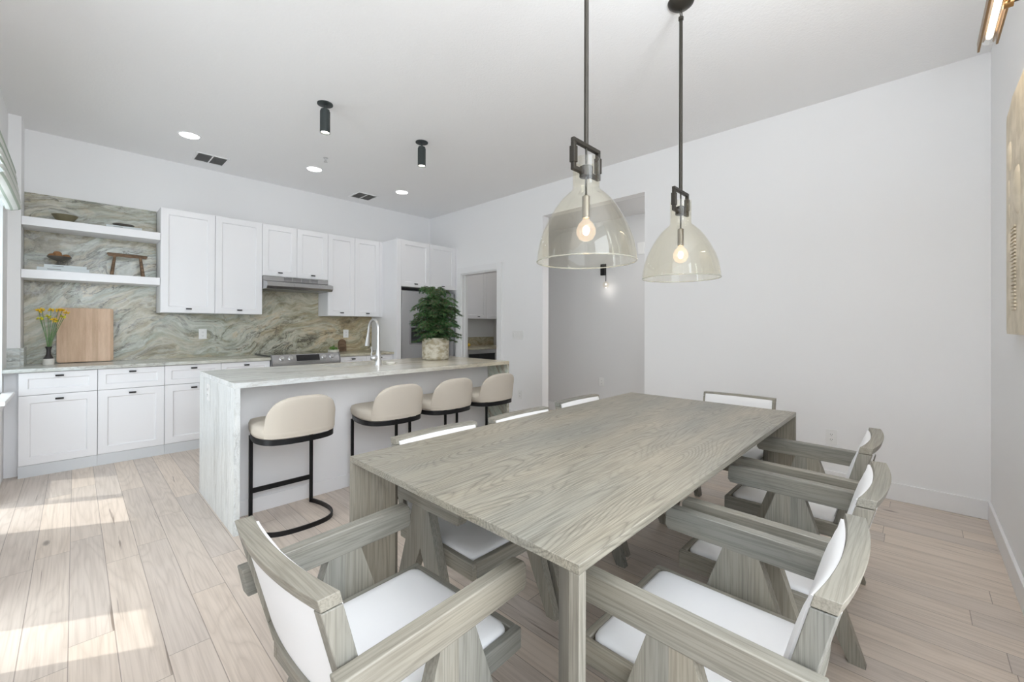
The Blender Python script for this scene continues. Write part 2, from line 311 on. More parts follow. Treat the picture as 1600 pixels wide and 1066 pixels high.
# ------------------------------------------------------------------ mesh builder
class MB:
    def __init__(s): s.bm = bmesh.new()
    def box(s, x0, x1, y0, y1, z0, z1, mat=None):
        v = [s.bm.verts.new((x, y, z)) for x in (x0, x1) for y in (y0, y1) for z in (z0, z1)]
        for f in ((0, 1, 3, 2), (4, 6, 7, 5), (0, 4, 5, 1), (2, 3, 7, 6), (0, 2, 6, 4), (1, 5, 7, 3)):
            s.bm.faces.new([v[i] for i in f])
        if mat is not None:
            for q in v: q.co = mat @ q.co
        return s
    def loft(s, rings, cap=True, closed=True, loop=False):
        rs = [[s.bm.verts.new(p) for p in r] for r in rings]
        n = len(rs[0])
        pairs = list(zip(rs[:-1], rs[1:])) + ([(rs[-1], rs[0])] if loop else [])
        for a, b in pairs:
            for i in range(n if closed else n - 1):
                j = (i + 1) % n
                try: s.bm.faces.new((a[i], a[j], b[j], b[i]))
                except ValueError: pass
        if cap and closed and not loop:
            s.bm.faces.new(rs[0][::-1]); s.bm.faces.new(rs[-1])
        return s
    def prism(s, poly, axis, a, b):
        def P(p, t):
            if axis == 'x': return (t, p[0], p[1])
            if axis == 'y': return (p[0], t, p[1])
            return (p[0], p[1], t)
        return s.loft([[P(p, a) for p in poly], [P(p, b) for p in poly]])
    def lathe(s, prof, c=(0, 0, 0), n=32, cap=True):
        rings = []
        for r, z in prof:
            rings.append([(c[0] + r * math.cos(2 * PI * i / n), c[1] + r * math.sin(2 * PI * i / n), c[2] + z) for i in range(n)])
        return s.loft(rings, cap)
    def tube(s, pts, r, n=10, cap=True):
        pts = [Vector(p) for p in pts]; rings = []
        rr = r if isinstance(r, (list, tuple)) else [r] * len(pts)
        up = None
        for i, p in enumerate(pts):
            d = (pts[min(i + 1, len(pts) - 1)] - pts[max(i - 1, 0)]).normalized()
            if up is None: up = d.orthogonal().normalized()
            up = (up - d * up.dot(d)).normalized(); sd = d.cross(up)
            rings.append([p + (up * math.cos(2 * PI * k / n) + sd * math.sin(2 * PI * k / n)) * rr[i] for k in range(n)])
        return s.loft(rings, cap)
    def ball(s, c, r, nu=16, nv=10, sc=(1, 1, 1)):
        rings = [[(c[0] + r * sc[0] * math.sin(t) * math.cos(2 * PI * i / nu), c[1] + r * sc[1] * math.sin(t) * math.sin(2 * PI * i / nu), c[2] - r * sc[2] * math.cos(t)) for i in range(nu)]
                 for t in [PI * (k + 0.15) / (nv + 0.3) for k in range(nv + 1)]]
        return s.loft(rings)
    def quad(s, *p):
        s.bm.faces.new([s.bm.verts.new(q) for q in p]); return s
    def shaker(s, x0, x1, z0, z1, yf, t=0.02, rail=0.062, mat=None):
        # a door leaf facing -y with a recessed centre panel
        n0 = len(s.bm.verts); r2 = rail + 0.007; d = 0.011
        def ring(a, y): return [(x0 + a, y, z0 + a), (x1 - a, y, z0 + a), (x1 - a, y, z1 - a), (x0 + a, y, z1 - a)]
        s.loft([ring(0, yf + t), ring(0, yf + 0.0015), ring(0.0015, yf), ring(rail, yf), ring(r2, yf + d)])
        if mat is not None:
            s.bm.verts.ensure_lookup_table()
            for v in s.bm.verts[n0:]: v.co = mat @ v.co
        return s
    def build(s, name, mat, parent=None, bevel=0, smooth=None, seg=2, subsurf=0):
        bmesh.ops.recalc_face_normals(s.bm, faces=s.bm.faces)
        me = bpy.data.meshes.new(name); s.bm.to_mesh(me); s.bm.free()
        mats = mat if isinstance(mat, list) else [mat]
        for q in mats: me.materials.append(q)
        if smooth is not None:
            for p in me.polygons: p.use_smooth = True
            me.set_sharp_from_angle(angle=math.radians(smooth))
        o = bpy.data.objects.new(name, me); COL.objects.link(o)
        if parent: o.parent = parent
        if bevel:
            b = o.modifiers.new('bevel', 'BEVEL'); b.width = bevel; b.segments = seg; b.limit_method = 'ANGLE'; b.angle_limit = math.radians(40)
            for p in me.polygons: p.use_smooth = True
            me.set_sharp_from_angle(angle=math.radians(30 if smooth is None else smooth)); b.harden_normals = False
        if subsurf:
            q = o.modifiers.new('sub', 'SUBSURF'); q.levels = subsurf; q.render_levels = subsurf
        return o

def tag(o, label, cat, group=None):
    o['label'] = label; o['category'] = cat
    if group: o['group'] = group
    return o
def thing(name, label, cat, loc=(0, 0, 0), rz=0, group=None):
    o = bpy.data.objects.new(name, None); COL.objects.link(o); o.location = loc; o.rotation_euler = (0, 0, rz)
    o.empty_display_size = 0.1
    return tag(o, label, cat, group)
def struct(o): o['kind'] = 'structure'; return o
def dup(root, loc=None, rz=None, label=None):
    def rec(o, par):
        c = o.copy(); COL.objects.link(c); c.parent = par
        for ch in [q for q in kids.get(o.name, [])]: rec(ch, c)
        return c
    kids = {}
    for o in bpy.data.objects:
        if o.parent: kids.setdefault(o.parent.name, []).append(o)
    r = rec(root, None)
    if loc is not None: r.location = loc
    if rz is not None: r.rotation_euler = (0, 0, rz)
    if label: r['label'] = label
    return r
def box(*a): return MB().box(*a)

# ------------------------------------------------------------------ room
XL, XR, YK, YE, ZC = -0.40, 4.159, 5.925, -0.353, 3.072
struct(box(-0.5, 6.2, -4.0, 6.6, -0.1, 0.0).build('floor', M['floor']))
struct(box(-0.5, XR + 0.12, YE - 0.1, YK + 0.12, ZC, ZC + 0.1).build('ceiling', M['ceil']))
struct(box(-0.55, 4.28, YK, YK + 0.12, 0, ZC).build('wall_back', M['wall']))
# left wall with its openings (thickness 0.10)
wl = MB(); x0, x1 = -0.50, XL
ops = [(2.51, 2.88, 0.03, 2.49), (4.03, 4.61, 0.03, 2.7), (4.66, 5.26, 0.72, 2.7)]
y = YE - 0.1
for (a, b, c, d) in ops:
    wl.box(x0, x1, y, a, 0, ZC); wl.box(x0, x1, a, b, 0, c); wl.box(x0, x1, a, b, d, ZC); y = b
wl.box(x0, x1, y, YK, 0, ZC)
wl.box(XL, -0.325, 5.60, YK, 0, ZC)          # shallow return beside the shelves
struct(wl.build('wall_left', M['wall']))
def window(n, y0, y1, z0, z1, screen=False, sill=False):
    f = MB(); x0, x1 = -0.485, -0.445; w_ = 0.012
    f.box(x0, x1, y0, y0 + w_, z0, z1); f.box(x0, x1, y1 - w_, y1, z0, z1); f.box(x0, x1, y0 + w_, y1 - w_, z0, z0 + w_); f.box(x0, x1, y0 + w_, y1 - w_, z1 - w_, z1)
    o = struct(f.build('window_%d' % n, M['trim']))
    box(-0.468, -0.464, y0 + w_, y1 - w_, z0 + w_, z1 - w_).build('pane', M['pane'], o)
    if screen: box(-0.482, -0.4805, y0 + w_, y1 - w_, z0 + w_, z1 - w_).build('insect_screen', M['screen'], o)
    if sill:
        box(-0.445, -0.335, y0 - 0.04, y1 + 0.03, z0 - 0.03, z0).build('window_sill', M['trim'], o, bevel=0.004)
        box(-0.40, -0.378, y0 - 0.02, y1 + 0.01, z0 - 0.11, z0 - 0.03).build('sill_apron', M['trim'], o, bevel=0.004)
window(1, 4.66, 5.26, 0.72, 2.7, True, True)
window(2, 4.03, 4.61, 0.03, 2.7)
window(3, 2.51, 2.88, 0.03, 2.49)
# right wall with pantry door and wide hall opening
PY0, PY1, PZ = 4.285, 5.09, 2.07
HY0, HY1, HZ = 2.062, 3.455, 2.682
wr = MB()
wr.box(XR, XR + 0.12, YE - 0.1, HY0, 0, ZC).box(XR, XR + 0.12, HY0, HY1, HZ, ZC).box(XR, XR + 0.12, HY1, PY0, 0, ZC)
wr.box(XR, XR + 0.12, PY0, PY1, PZ, ZC).box(XR, XR + 0.12, PY1, YK, 0, ZC)
struct(wr.build('wall_right', M['wall']))
struct(box(1.3, XR, YE - 0.1, YE, 0, ZC).build('wall_near', M['wall']))
# baseboards
bb = MB(); bb.box(XR - 0.015, XR, YE, HY0, 0, 0.125).box(XR - 0.015, XR, HY1, PY0 - 0.1, 0, 0.125)
struct(bb.build('baseboard_right', M['trim'], bevel=0.003))
struct(box(1.3, XR - 0.015, YE, YE + 0.015, 0, 0.125).build('baseboard_near', M['trim'], bevel=0.003))
# pantry door casing
cs = MB(); c = 0.095
cs.box(XR - 0.018, XR, PY0 - c, PY0, 0, PZ + c).box(XR - 0.018, XR, PY1, PY1 + 0.078, 0, PZ + c).box(XR - 0.018, XR, PY0, PY1, PZ, PZ + c)
cs.box(XR, XR + 0.12, PY0, PY0 + 0.018, 0, PZ).box(XR, XR + 0.12, PY1 - 0.018, PY1, 0, PZ).box(XR, XR + 0.12, PY0 + 0.018, PY1 - 0.018, PZ - 0.018, PZ)
cs.box(XR + 0.05, XR + 0.075, PY0 + 0.018, PY0 + 0.03, 0, PZ - 0.018).box(XR + 0.05, XR + 0.075, PY1 - 0.03, PY1 - 0.018, 0, PZ - 0.018)
struct(cs.build('trim_1', M['trim'], bevel=0.002))
# hall beyond the wide opening
HX = 5.0
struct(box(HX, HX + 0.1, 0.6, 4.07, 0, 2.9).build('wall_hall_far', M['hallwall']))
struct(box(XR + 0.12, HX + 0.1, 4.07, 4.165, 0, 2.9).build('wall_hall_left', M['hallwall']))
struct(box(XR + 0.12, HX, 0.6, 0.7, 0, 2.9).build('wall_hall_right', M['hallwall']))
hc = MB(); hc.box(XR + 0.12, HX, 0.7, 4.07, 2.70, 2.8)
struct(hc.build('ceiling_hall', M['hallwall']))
struct(box(HX - 0.015, HX, 0.7, 4.07, 0, 0.125).build('baseboard_hall', M['trim']))
# pantry room
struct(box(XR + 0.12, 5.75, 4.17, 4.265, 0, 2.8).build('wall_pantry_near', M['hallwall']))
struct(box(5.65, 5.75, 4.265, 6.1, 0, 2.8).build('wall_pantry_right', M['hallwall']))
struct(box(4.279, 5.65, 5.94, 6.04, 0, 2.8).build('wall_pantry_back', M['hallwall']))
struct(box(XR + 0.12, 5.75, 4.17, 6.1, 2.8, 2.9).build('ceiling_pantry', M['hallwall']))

# ------------------------------------------------------------------ kitchen cabinets
def pull(x, y, z, parent, w_=0.05, mat4=None):
    b = MB(); b.box(x - w_ / 2, x + w_ / 2, y - 0.020, y + 0.001, z + 0.003, z + 0.0065); b.box(x - w_ / 2, x + w_ / 2, y - 0.020, y - 0.017, z - 0.007, z + 0.0065)
    return b.build('pull', M['pull'], parent, bevel=0.001)
def base_cab(x0, x1, label, yf=5.289, top=0.868):
    t = thing('base_cabinet', label, 'cabinet', (x0, yf, 0), 0, 'white base cabinets on the kitchen wall'); w_ = x1 - x0; D = YK - yf - 0.004
    b = MB(); b.box(0.0005, w_ - 0.0005, 0.021, D, 0.098, top); b.build('carcass', M['cabgrey'], t)
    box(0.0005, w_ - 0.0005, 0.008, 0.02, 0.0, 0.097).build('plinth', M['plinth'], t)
    d = MB().shaker(0.002, w_ - 0.002, 0.678, top - 0.003, 0, rail=0.05).build('drawer_front', M['cab'], t); pull(w_ / 2, 0, top - 0.036, d)
    d = MB().shaker(0.002, w_ - 0.002, 0.1, 0.674, 0).build('door', M['cab'], t); pull(w_ / 2, 0, 0.636, d)
    return t
xs = [-0.318, 0.146, 0.612, 1.074, 1.541]
labs = ['white shaker base cabinet in the far left corner, under the vase of yellow flowers', 'white shaker base cabinet, second from the left, below the edge of the cutting board',
        'white shaker base cabinet, half hidden behind the left end of the island', 'white shaker base cabinet directly left of the oven range, only its drawer showing']
for i in range(4):
    t = base_cab(xs[i], xs[i + 1], labs[i])
    if i == 0: box(-0.0815, -0.001, 0.10, 0.12, 0.0, 0.868).build('filler_panel', M['cab'], t)
base_cab(2.336, 2.70, 'white base cabinet directly right of the oven range, behind the faucet')
base_cab(2.70, 3.098, 'white base cabinet beside the tall refrigerator panel')

cm = MB(); cm.box(XL, -0.327, 5.262, 5.598, 0.87, 0.9); cm.box(-0.327, 1.541, 5.262, YK - 0.022, 0.87, 0.9)
tag(cm.build('countertop', M['counter'], bevel=0.002), 'grey veined stone worktop running from the window corner to the oven range', 'countertop')
tag(box(2.336, 3.098, 5.262, YK - 0.022, 0.87, 0.9).build('countertop', M['counter'], bevel=0.002), 'short veined stone worktop between the oven range and the refrigerator panel', 'countertop')
bs = MB(); bs.box(-0.323, 0.608, YK - 0.02, YK - 0.002, 0.9, 2.487); bs.box(0.608, 3.098, YK - 0.02, YK - 0.002, 0.9, 1.392); bs.box(1.544, 2.314, YK - 0.02, YK - 0.002, 1.392, 1.80)
tag(bs.build('stone_backsplash', M['splash']), 'green and brown flowing stone slab covering the kitchen wall behind counter and shelves', 'backsplash')
ss = MB(); ss.box(XL, -0.327, 5.58, 5.599, 0.9, 1.06); ss.box(-0.324, -0.305, 5.60, YK - 0.021, 0.9, 1.06)
tag(ss.build('side_splash', M['counter']), 'low pale stone upstand at the window end of the worktop', 'backsplash')

def upper_cab(x0, x1, z0, z1, yf, label, n=2, filler=0.0, name='wall_cabinet', frl=0, frr=0):
    t = thing(name, label, 'cabinet', (x0, yf, z0), 0, 'white wall cabinets'); w_ = x1 - x0; h = z1 - z0; D = YK - yf - 0.001
    box(0.0005, w_ - 0.0005, 0.021, D, 0, h).build('carcass', M['cab'], t)
    a0, a1 = frl, w_ - frr
    if frl: box(0.0005, frl - 0.001, 0.002, 0.0205, 0, h).build('filler_strip', M['cab'], t)
    if frr: box(a1 + 0.001, w_ - 0.0005, 0.002, 0.0205, 0, h).build('filler_strip', M['cab'], t)
    for i in range(n):
        p = a0 + (a1 - a0) * i / n; q = a0 + (a1 - a0) * (i + 1) / n
        d = MB().shaker(p + 0.0018, q - 0.0018, 0.003, h - 0.001, 0).build('door', M['cab'], t)
        pull((p + q) / 2, 0, 0.044, d)
    return t
UY = 5.595
upper_cab(0.610, 1.543, 1.394, 2.479, UY, 'tall white double-door wall cabinet beside the open shelves')
upper_cab(1.543, 2.3146, 1.86, 2.479, UY, 'short white double-door wall cabinet above the range hood')
upper_cab(2.3146, 3.099, 1.394, 2.479, UY, 'tall white double-door wall cabinet between the hood and the refrigerator', frr=0.045)
fc = upper_cab(3.171, XR - 0.001, 1.822, 2.479, 5.205, 'white double-door cabinet above the refrigerator, with a tall side panel', frr=0.03)
box(-0.0715, -0.001, -0.005, YK - 5.206, -1.822, 0.657).build('side_panel', M['cab'], fc, bevel=0.002)

def shelf(z0, z1, label):
    o = MB().box(-0.323, 0.608, UY, YK - 0.021, z0, z1).build('floating_shelf', M['cab'], bevel=0.002); tag(o, label, 'shelf', 'thick white floating shelves')
shelf(2.137, 2.212, 'upper thick white floating shelf, carrying the olive bowl')
shelf(1.674, 1.750, 'lower thick white floating shelf, carrying the little wooden bench')

# range
t = thing('oven_range', 'stainless slide-in electric range under the hood', 'oven', (1.543, 5.289, 0)); W = 0.79
box(0.003, W - 0.003, 0.03, 0.61, 0.0, 0.905).build('body', M['dsteel'], t)
box(0.0, W - 0.001, 0.02, 0.61, 0.905, 0.918).build('cooktop', M['glassblk'], t, bevel=0.002)
MB().prism([(-0.045, 0.80), (0.03, 0.80), (0.03, 0.925), (-0.01, 0.925), (-0.045, 0.835)], 'x', 0.012, W - 0.012).build('control_panel', M['asteel'], t, bevel=0.002)
for xx in (0.001, W - 0.0125): MB().prism([(-0.047, 0.79), (0.03, 0.79), (0.03, 0.93), (-0.01, 0.93), (-0.049, 0.835)], 'x', xx, xx + 0.0115).build('end_cap', M['dsteel'], t)
nd = Vector((0, -0.93, 0.36)).normalized()
def onpan(x, s_): return Vector((x, -0.045 + 0.035 * s_, 0.835 + 0.09 * s_))
for xx in (0.11, 0.205, 0.585, 0.68):
    p = onpan(xx, 0.5); k = MB().tube([p, p + nd * 0.012, p + nd * 0.014, p + nd * 0.034], [0.026, 0.026, 0.021, 0.019], 20).build('knob', M['steel'], t, smooth=40)
a, b, c, d = onpan(0.27, .12), onpan(0.535, .12), onpan(0.535, .88), onpan(0.27, .88); e = nd * 0.002
MB().loft([[a, b, c, d], [a + e, b + e, c + e, d + e]]).build('display', M['glassblk'], t)
box(0.012, W - 0.012, -0.025, 0.029, 0.20, 0.785).build('oven_door', M['asteel'], t, bevel=0.004)
MB().tube([(0.06, -0.06, 0.74), (W - 0.06, -0.06, 0.74)], 0.012).build('door_handle', M['steel'], t, smooth=40)
box(0.012, W - 0.012, -0.02, 0.029, 0.03, 0.19).build('drawer_front', M['asteel'], t, bevel=0.004)
# hood
t = thing('range_hood', 'slim stainless under-cabinet range hood above the cooktop', 'range hood', (1.546, YK, 1.70)); W = 0.766
MB().prism([(-0.022, 0.158), (-0.34, 0.158), (-0.345, 0.105), (-0.50, 0.075), (-0.50, 0.03), (-0.47, 0.0), (-0.022, -0.0)], 'x', 0, W).build('canopy', M['asteel'], t, bevel=0.003)
v = MB()
for i in range(4):
    for k in range(7): v.box(0.23 + i * 0.105, 0.32 + i * 0.105, -0.3466, -0.342, 0.112 + k * 0.0062, 0.115 + k * 0.0062)
v.build('vent_slots', M['dsteel'], t)
box(0.05, W - 0.05, -0.44, -0.08, -0.004, 0.001).build('filter', M['dsteel'], t)
box(0.30, 0.47, -0.504, -0.4995, 0.034, 0.068).build('control_plate', M['asteel'], t, bevel=0.001)
# refrigerator
t = thing('refrigerator', 'stainless french-door refrigerator with water dispenser behind the potted conifer', 'refrigerator', (3.185, 5.215, 0)); W = 0.955
box(0, W, 0.05, 0.69, 0.01, 1.775).build('body', M['dsteel'], t)
ld = box(0.002, W / 2 - 0.002, 0.0, 0.048, 0.60, 1.765).build('door', M['asteel'], t, bevel=0.006)
ds = MB(); ds.box(0.13, 0.37, -0.004, 0.002, 1.0, 1.34); ds.build('dispenser_frame', M['dsteel'], ld, bevel=0.003)
box(0.155, 0.345, -0.0055, -0.003, 1.02, 1.24).build('dispenser_recess', M['glassblk'], ld)
box(0.155, 0.345, -0.0065, -0.003, 1.26, 1.325).build('dispenser_display', M['glassblk'], ld)
rd = box(W / 2 + 0.002, W - 0.002, 0.0, 0.048, 0.60, 1.765).build('door', M['asteel'], t, bevel=0.006)
box(0.002, W - 0.002, 0.0, 0.048, 0.06, 0.59).build('freezer_drawer', M['asteel'], t, bevel=0.006)
for xx, pr_ in ((W / 2 - 0.045, ld), (W / 2 + 0.045, rd)):
    MB().tube([(xx, -0.001, 0.75), (xx, -0.05, 0.78), (xx, -0.05, 1.6), (xx, -0.001, 1.63)], 0.011).build('handle', M['steel'], pr_, smooth=40)

# ------------------------------------------------------------------ island
IX0, IX1, IY0, IY1, IZ = 0.661, 3.012, 2.932, 3.924, 0.915
t = thing('kitchen_island', 'waterfall-edge marble kitchen island with white panels', 'kitchen island', (0, 0, 0))
SX0, SX1, SY0, SY1 = 1.50, 2.13, 3.50, 3.83; th = 0.032
tp = MB(); tp.box(IX0, SX0, IY0, IY1, IZ - th, IZ).box(SX1, IX1, IY0, IY1, IZ - th, IZ).box(SX0, SX1, IY0, SY0, IZ - th, IZ).box(SX0, SX1, SY1, IY1, IZ - th, IZ)
bmesh.ops.remove_doubles(tp.bm, verts=tp.bm.verts, dist=1e-5)
tp.build('stone_top', M['isltop'], t)
box(IX0, IX0 + th, IY0 + 0.0005, IY1 - 0.0005, 0, IZ - th).build('waterfall_end', M['islfall'], t)
o = box(IX1 - th, IX1, IY0 + 0.0005, IY1 - 0.0005, 0, IZ - th).build('waterfall_end', M['islfall2'], t); o['label'] = 'green and brown veined stone end panel'
bd = MB(); bd.box(IX0 + th, IX1 - th, 3.215, 3.235, 0.0, IZ - th); bd.box(IX0 + th, IX1 - th, IY1 - 0.05, IY1 - 0.03, 0.0, IZ - th)
bd.build('back_panel', M['panel'], t)
box(IX0 + th, IX1 - th, 3.207, 3.2148, 0, 0.10).build('baseboard', M['panel'], t, bevel=0.002)
t = thing('sink', 'undermount steel sink sunk in the island top behind the faucet', 'sink', (0, 0, 0))
g = 0.002; b = MB(); zt = IZ - th - 0.001; zb = 0.68
b.box(SX0 - .012, SX0, SY0, SY1, zb, zt).box(SX1, SX1 + .012, SY0, SY1, zb, zt).box(SX0 - .012, SX1 + .012, SY0 - .012, SY0, zb, zt).box(SX0 - .012, SX1 + .012, SY1, SY1 + .012, zb, zt).box(SX0 - .012, SX1 + .012, SY0 - .012, SY1 + .012, zb - .012, zb)
b.build('basin', M['steel'], t); MB().lathe([(0.04, 0), (0.04, 0.003), (0.03, 0.004)], ((SX0 + SX1) / 2, 3.66, zb), 20).build('drain', M['dsteel'], t)
# faucet
t = thing('faucet', 'brushed nickel gooseneck pull-down faucet on the island', 'faucet', (1.86, 3.425, IZ))
MB().lathe([(0.030, 0), (0.030, 0.012), (0.026, 0.02), (0.024, 0.09), (0.022, 0.10)], n=24).build('base', M['steel'], t, smooth=40)
pts = [(0, 0, 0.08), (0, 0, 0.16), (0, 0, 0.30)] + [(0, 0.085 - 0.085 * math.cos(a), 0.315 + 0.085 * math.sin(a)) for a in [PI * i / 14 for i in range(0, 14)]] + [(0, 0.174, 0.30), (0, 0.182, 0.27)]
MB().tube(pts, [0.020, 0.015] + [0.0125] * (len(pts) - 2), 14).build('neck', M['steel'], t, smooth=60)
MB().tube([(0, 0.181, 0.275), (0, 0.187, 0.25), (0, 0.20, 0.19), (0, 0.204, 0.165)], [0.0125, 0.015, 0.020, 0.021], 14).build('spray_head', M['steel'], t, smooth=60)
MB().tube([(0, 0, 0.065), (-0.03, 0, 0.065), (-0.055, 0, 0.066), (-0.068, 0, 0.067)], [0.018, 0.026, 0.024, 0.012], 16).build('valve_body', M['steel'], t, smooth=60)
MB().tube([(-0.058, 0, 0.07), (-0.066, 0.0, 0.10), (-0.058, 0.0, 0.13), (-0.066, 0, 0.165)], [0.006, 0.006, 0.006, 0.009], 10).build('lever', M['steel'], t, smooth=60)
tag(MB().lathe([(0.035, 0), (0.04, 0.012), (0.036, 0.016), (0.03, 0.008), (0.0, 0.006)], (2.0, 3.455, IZ), 24).build('soap_dish', M['vasewhite'], smooth=40), 'small white dish on the island beside the faucet', 'dish')

# ------------------------------------------------------------------ outlets and switches
def plate(name, P, facing, w_, h_, label, cat, kind='duplex', n=1):
    rz = {'-y': 0, '-x': -PI / 2, '+y': PI}[facing]
    t = thing(name, label, cat, P, rz)
    box(-w_ / 2, w_ / 2, -0.006, 0, -h_ / 2, h_ / 2).build('plate', M['plastic'], t, bevel=0.0015)
    for i in range(n):
        cx = (i - (n - 1) / 2) * 0.046
        if kind == 'duplex':
            for dz in (-0.02, 0.02):
                q = box(cx - 0.015, cx + 0.015, -0.0085, -0.006, dz - 0.0135, dz + 0.0135).build('socket', M['plastic'], t, bevel=0.001)
                s_ = MB(); s_.box(cx - 0.007, cx - 0.005, -0.0092, -0.0084, dz - 0.003, dz + 0.006); s_.box(cx + 0.005, cx + 0.007, -0.0092, -0.0084, dz - 0.003, dz + 0.006); s_.box(cx - 0.002, cx + 0.002, -0.0092, -0.0084, dz - 0.010, dz - 0.006)
                s_.build('slots', M['slot'], q)
        else:
            box(cx - 0.011, cx + 0.011, -0.011, -0.006, -0.03, 0.03).build('rocker', M['plastic'], t, bevel=0.002)
    return t
plate('wall_outlet', (1.02, YK - 0.020, 1.165), '-y', 0.075, 0.115, 'white outlet on the stone backsplash below the tall left wall cabinet', 'outlet')
plate('wall_outlet', (2.70, YK - 0.020, 1.15), '-y', 0.075, 0.115, 'white outlet on the stone backsplash left of the faucet', 'outlet')
plate('wall_outlet', (XR, 0.484, 0.392), '-x', 0.075, 0.118, 'white outlet low on the plain wall right of the dining table', 'outlet')
plate('wall_outlet', (XR, 3.84, 0.345), '-x', 0.072, 0.115, 'white outlet low on the wall between pantry door and hall opening', 'outlet')
plate('light_switch', (XR, 3.885, 1.145), '-x', 0.20, 0.118, 'four-gang white rocker switch plate beside the hall opening', 'switch', 'rocker', 4)
plate('wall_outlet', (HX, 3.10, 0.505), '-x', 0.072, 0.115, 'white outlet low on the grey hall wall', 'outlet')
plate('wall_sensor', (HX, 2.53, 2.26), '-x', 0.09, 0.15, 'small white box high on the hall wall', 'sensor', 'rocker', 0)
t = plate('wall_outlet', (IX0, 3.61, 0.79), '-x', 0.075, 0.115, 'white outlet on the marble end of the island', 'outlet')

# ------------------------------------------------------------------ shelf and counter items
def book(x0, x1, y0, y1, z0, z1, label, rz=0.0):
    t = thing('book', label, 'book', ((x0 + x1) / 2, (y0 + y1) / 2, z0), rz, 'white books on the floating shelves'); a = (x1 - x0) / 2; d = (y1 - y0) / 2; h = z1 - z0
    cv = MB(); cv.box(-a, a, -d, d, 0, 0.003).box(-a, a, -d, d, h - 0.003, h).box(-a, a, -d, -d + 0.003, 0.003, h - 0.003)
    cv.build('cover', M['book'], t, bevel=0.0008)
    box(-a + 0.004, a - 0.004, -d + 0.003, d - 0.005, 0.003, h - 0.003).build('pages', M['pages'], t)
    box(-a * 0.62, -a * 0.1, -d - 0.0006, -d, h * 0.42, h * 0.60).build('spine_print', M['ink'], t)
    return t
book(-0.235, 0.095, 5.63, 5.86, 1.750, 1.783, 'large white book at the bottom of the pair on the lower shelf')
book(-0.192, 0.078, 5.64, 5.85, 1.7835, 1.810, 'thin white book lying on the larger one on the lower shelf')
book(0.208, 0.469, 5.63, 5.85, 2.212, 2.238, 'white book lying on the upper shelf under the dark dish')
tag(MB().lathe([(0.035, 0), (0.06, 0.025), (0.088, 0.07), (0.084, 0.072), (0.056, 0.03), (0.0, 0.012)], (-0.065, 5.72, 2.212), 36).build('bowl', M['olive'], smooth=50), 'olive brown stoneware bowl on the upper shelf', 'bowl')
tag(MB().lathe([(0.04, 0), (0.07, 0.012), (0.083, 0.028), (0.079, 0.030), (0.06, 0.015), (0.0, 0.010)], (0.338, 5.73, 2.238), 36).build('shallow_dish', M['darkclay'], smooth=50), 'shallow dark dish on the white book on the upper shelf', 'dish')
t = thing('pedestal_bowl', 'dark pedestal bowl standing on the two white books', 'bowl', (-0.10, 5.72, 1.81))
MB().lathe([(0.028, 0), (0.026, 0.006), (0.012, 0.012), (0.012, 0.04), (0.03, 0.048), (0.065, 0.064), (0.082, 0.082), (0.078, 0.084), (0.05, 0.068), (0.0, 0.06)], n=36).build('bowl', M['darkclay'], t, smooth=50)
for i, (a, b_, c_) in enumerate(((-0.045, 0.0, 0.087), (-0.005, -0.035, 0.087), (0.045, -0.005, 0.087), (0.0, 0.03, 0.087), (-0.012, 0.0, 0.112))):
    tag(MB().ball((-0.10 + a, 5.72 + b_, 1.81 + c_), 0.025, 14, 9, (1.15, 1, 0.9)).build('dried_pod', M['pod'], smooth=80), 'brown dried seed pod heaped in the pedestal bowl', 'dried pod', 'dried pods in the pedestal bowl')
t = thing('decorative_bench', 'miniature rustic wooden bench on the lower shelf', 'decoration', (0.37, 5.74, 1.750))
sm_ = MB(); sm_.tube([(-0.148, 0, 0.212), (-0.144, 0, 0.214), (0.144, 0, 0.210), (0.148, 0, 0.208)], [0.014, 0.018, 0.018, 0.014], 10); o = sm_.build('seat', M['oldwood'], t, smooth=50)
for sx in (-1, 1):
    for sy in (-1, 1):
        MB().tube([(sx * 0.095, sy * 0.006, 0.205), (sx * 0.118, sy * 0.045, 0.0)], [0.011, 0.013], 8).build('leg', M['oldwood'], t, smooth=50)
# vase with flowers
t = thing('flower_vase', 'black vase on a white base with yellow flowers at the window end of the worktop', 'vase', (-0.163, 5.72, 0.9))
MB().lathe([(0.033, 0), (0.034, 0.003), (0.034, 0.048), (0.032, 0.05)], n=30).build('base', M['vasewhite'], t, smooth=40)
MB().lathe([(0.031, 0.05), (0.022, 0.07), (0.014, 0.09), (0.013, 0.125), (0.021, 0.152), (0.019, 0.152), (0.010, 0.12)], n=30, cap=True).build('neck', M['vaseblk'], t, smooth=60)
heads = [(-0.058, 0.01, 0.455, 1), (-0.038, -0.01, 0.458, 1), (0.012, 0.0, 0.462, 1), (0.055, -0.01, 0.462, 1), (0.075, 0.0, 0.458, 1), (0.10, 0.0, 0.44, 1), (-0.048, -0.015, 0.385, 0), (-0.005, 0.0, 0.405, 0), (0.03, -0.015, 0.378, 1), (0.078, -0.01, 0.405, 0), (0.04, 0.01, 0.372, 0)]
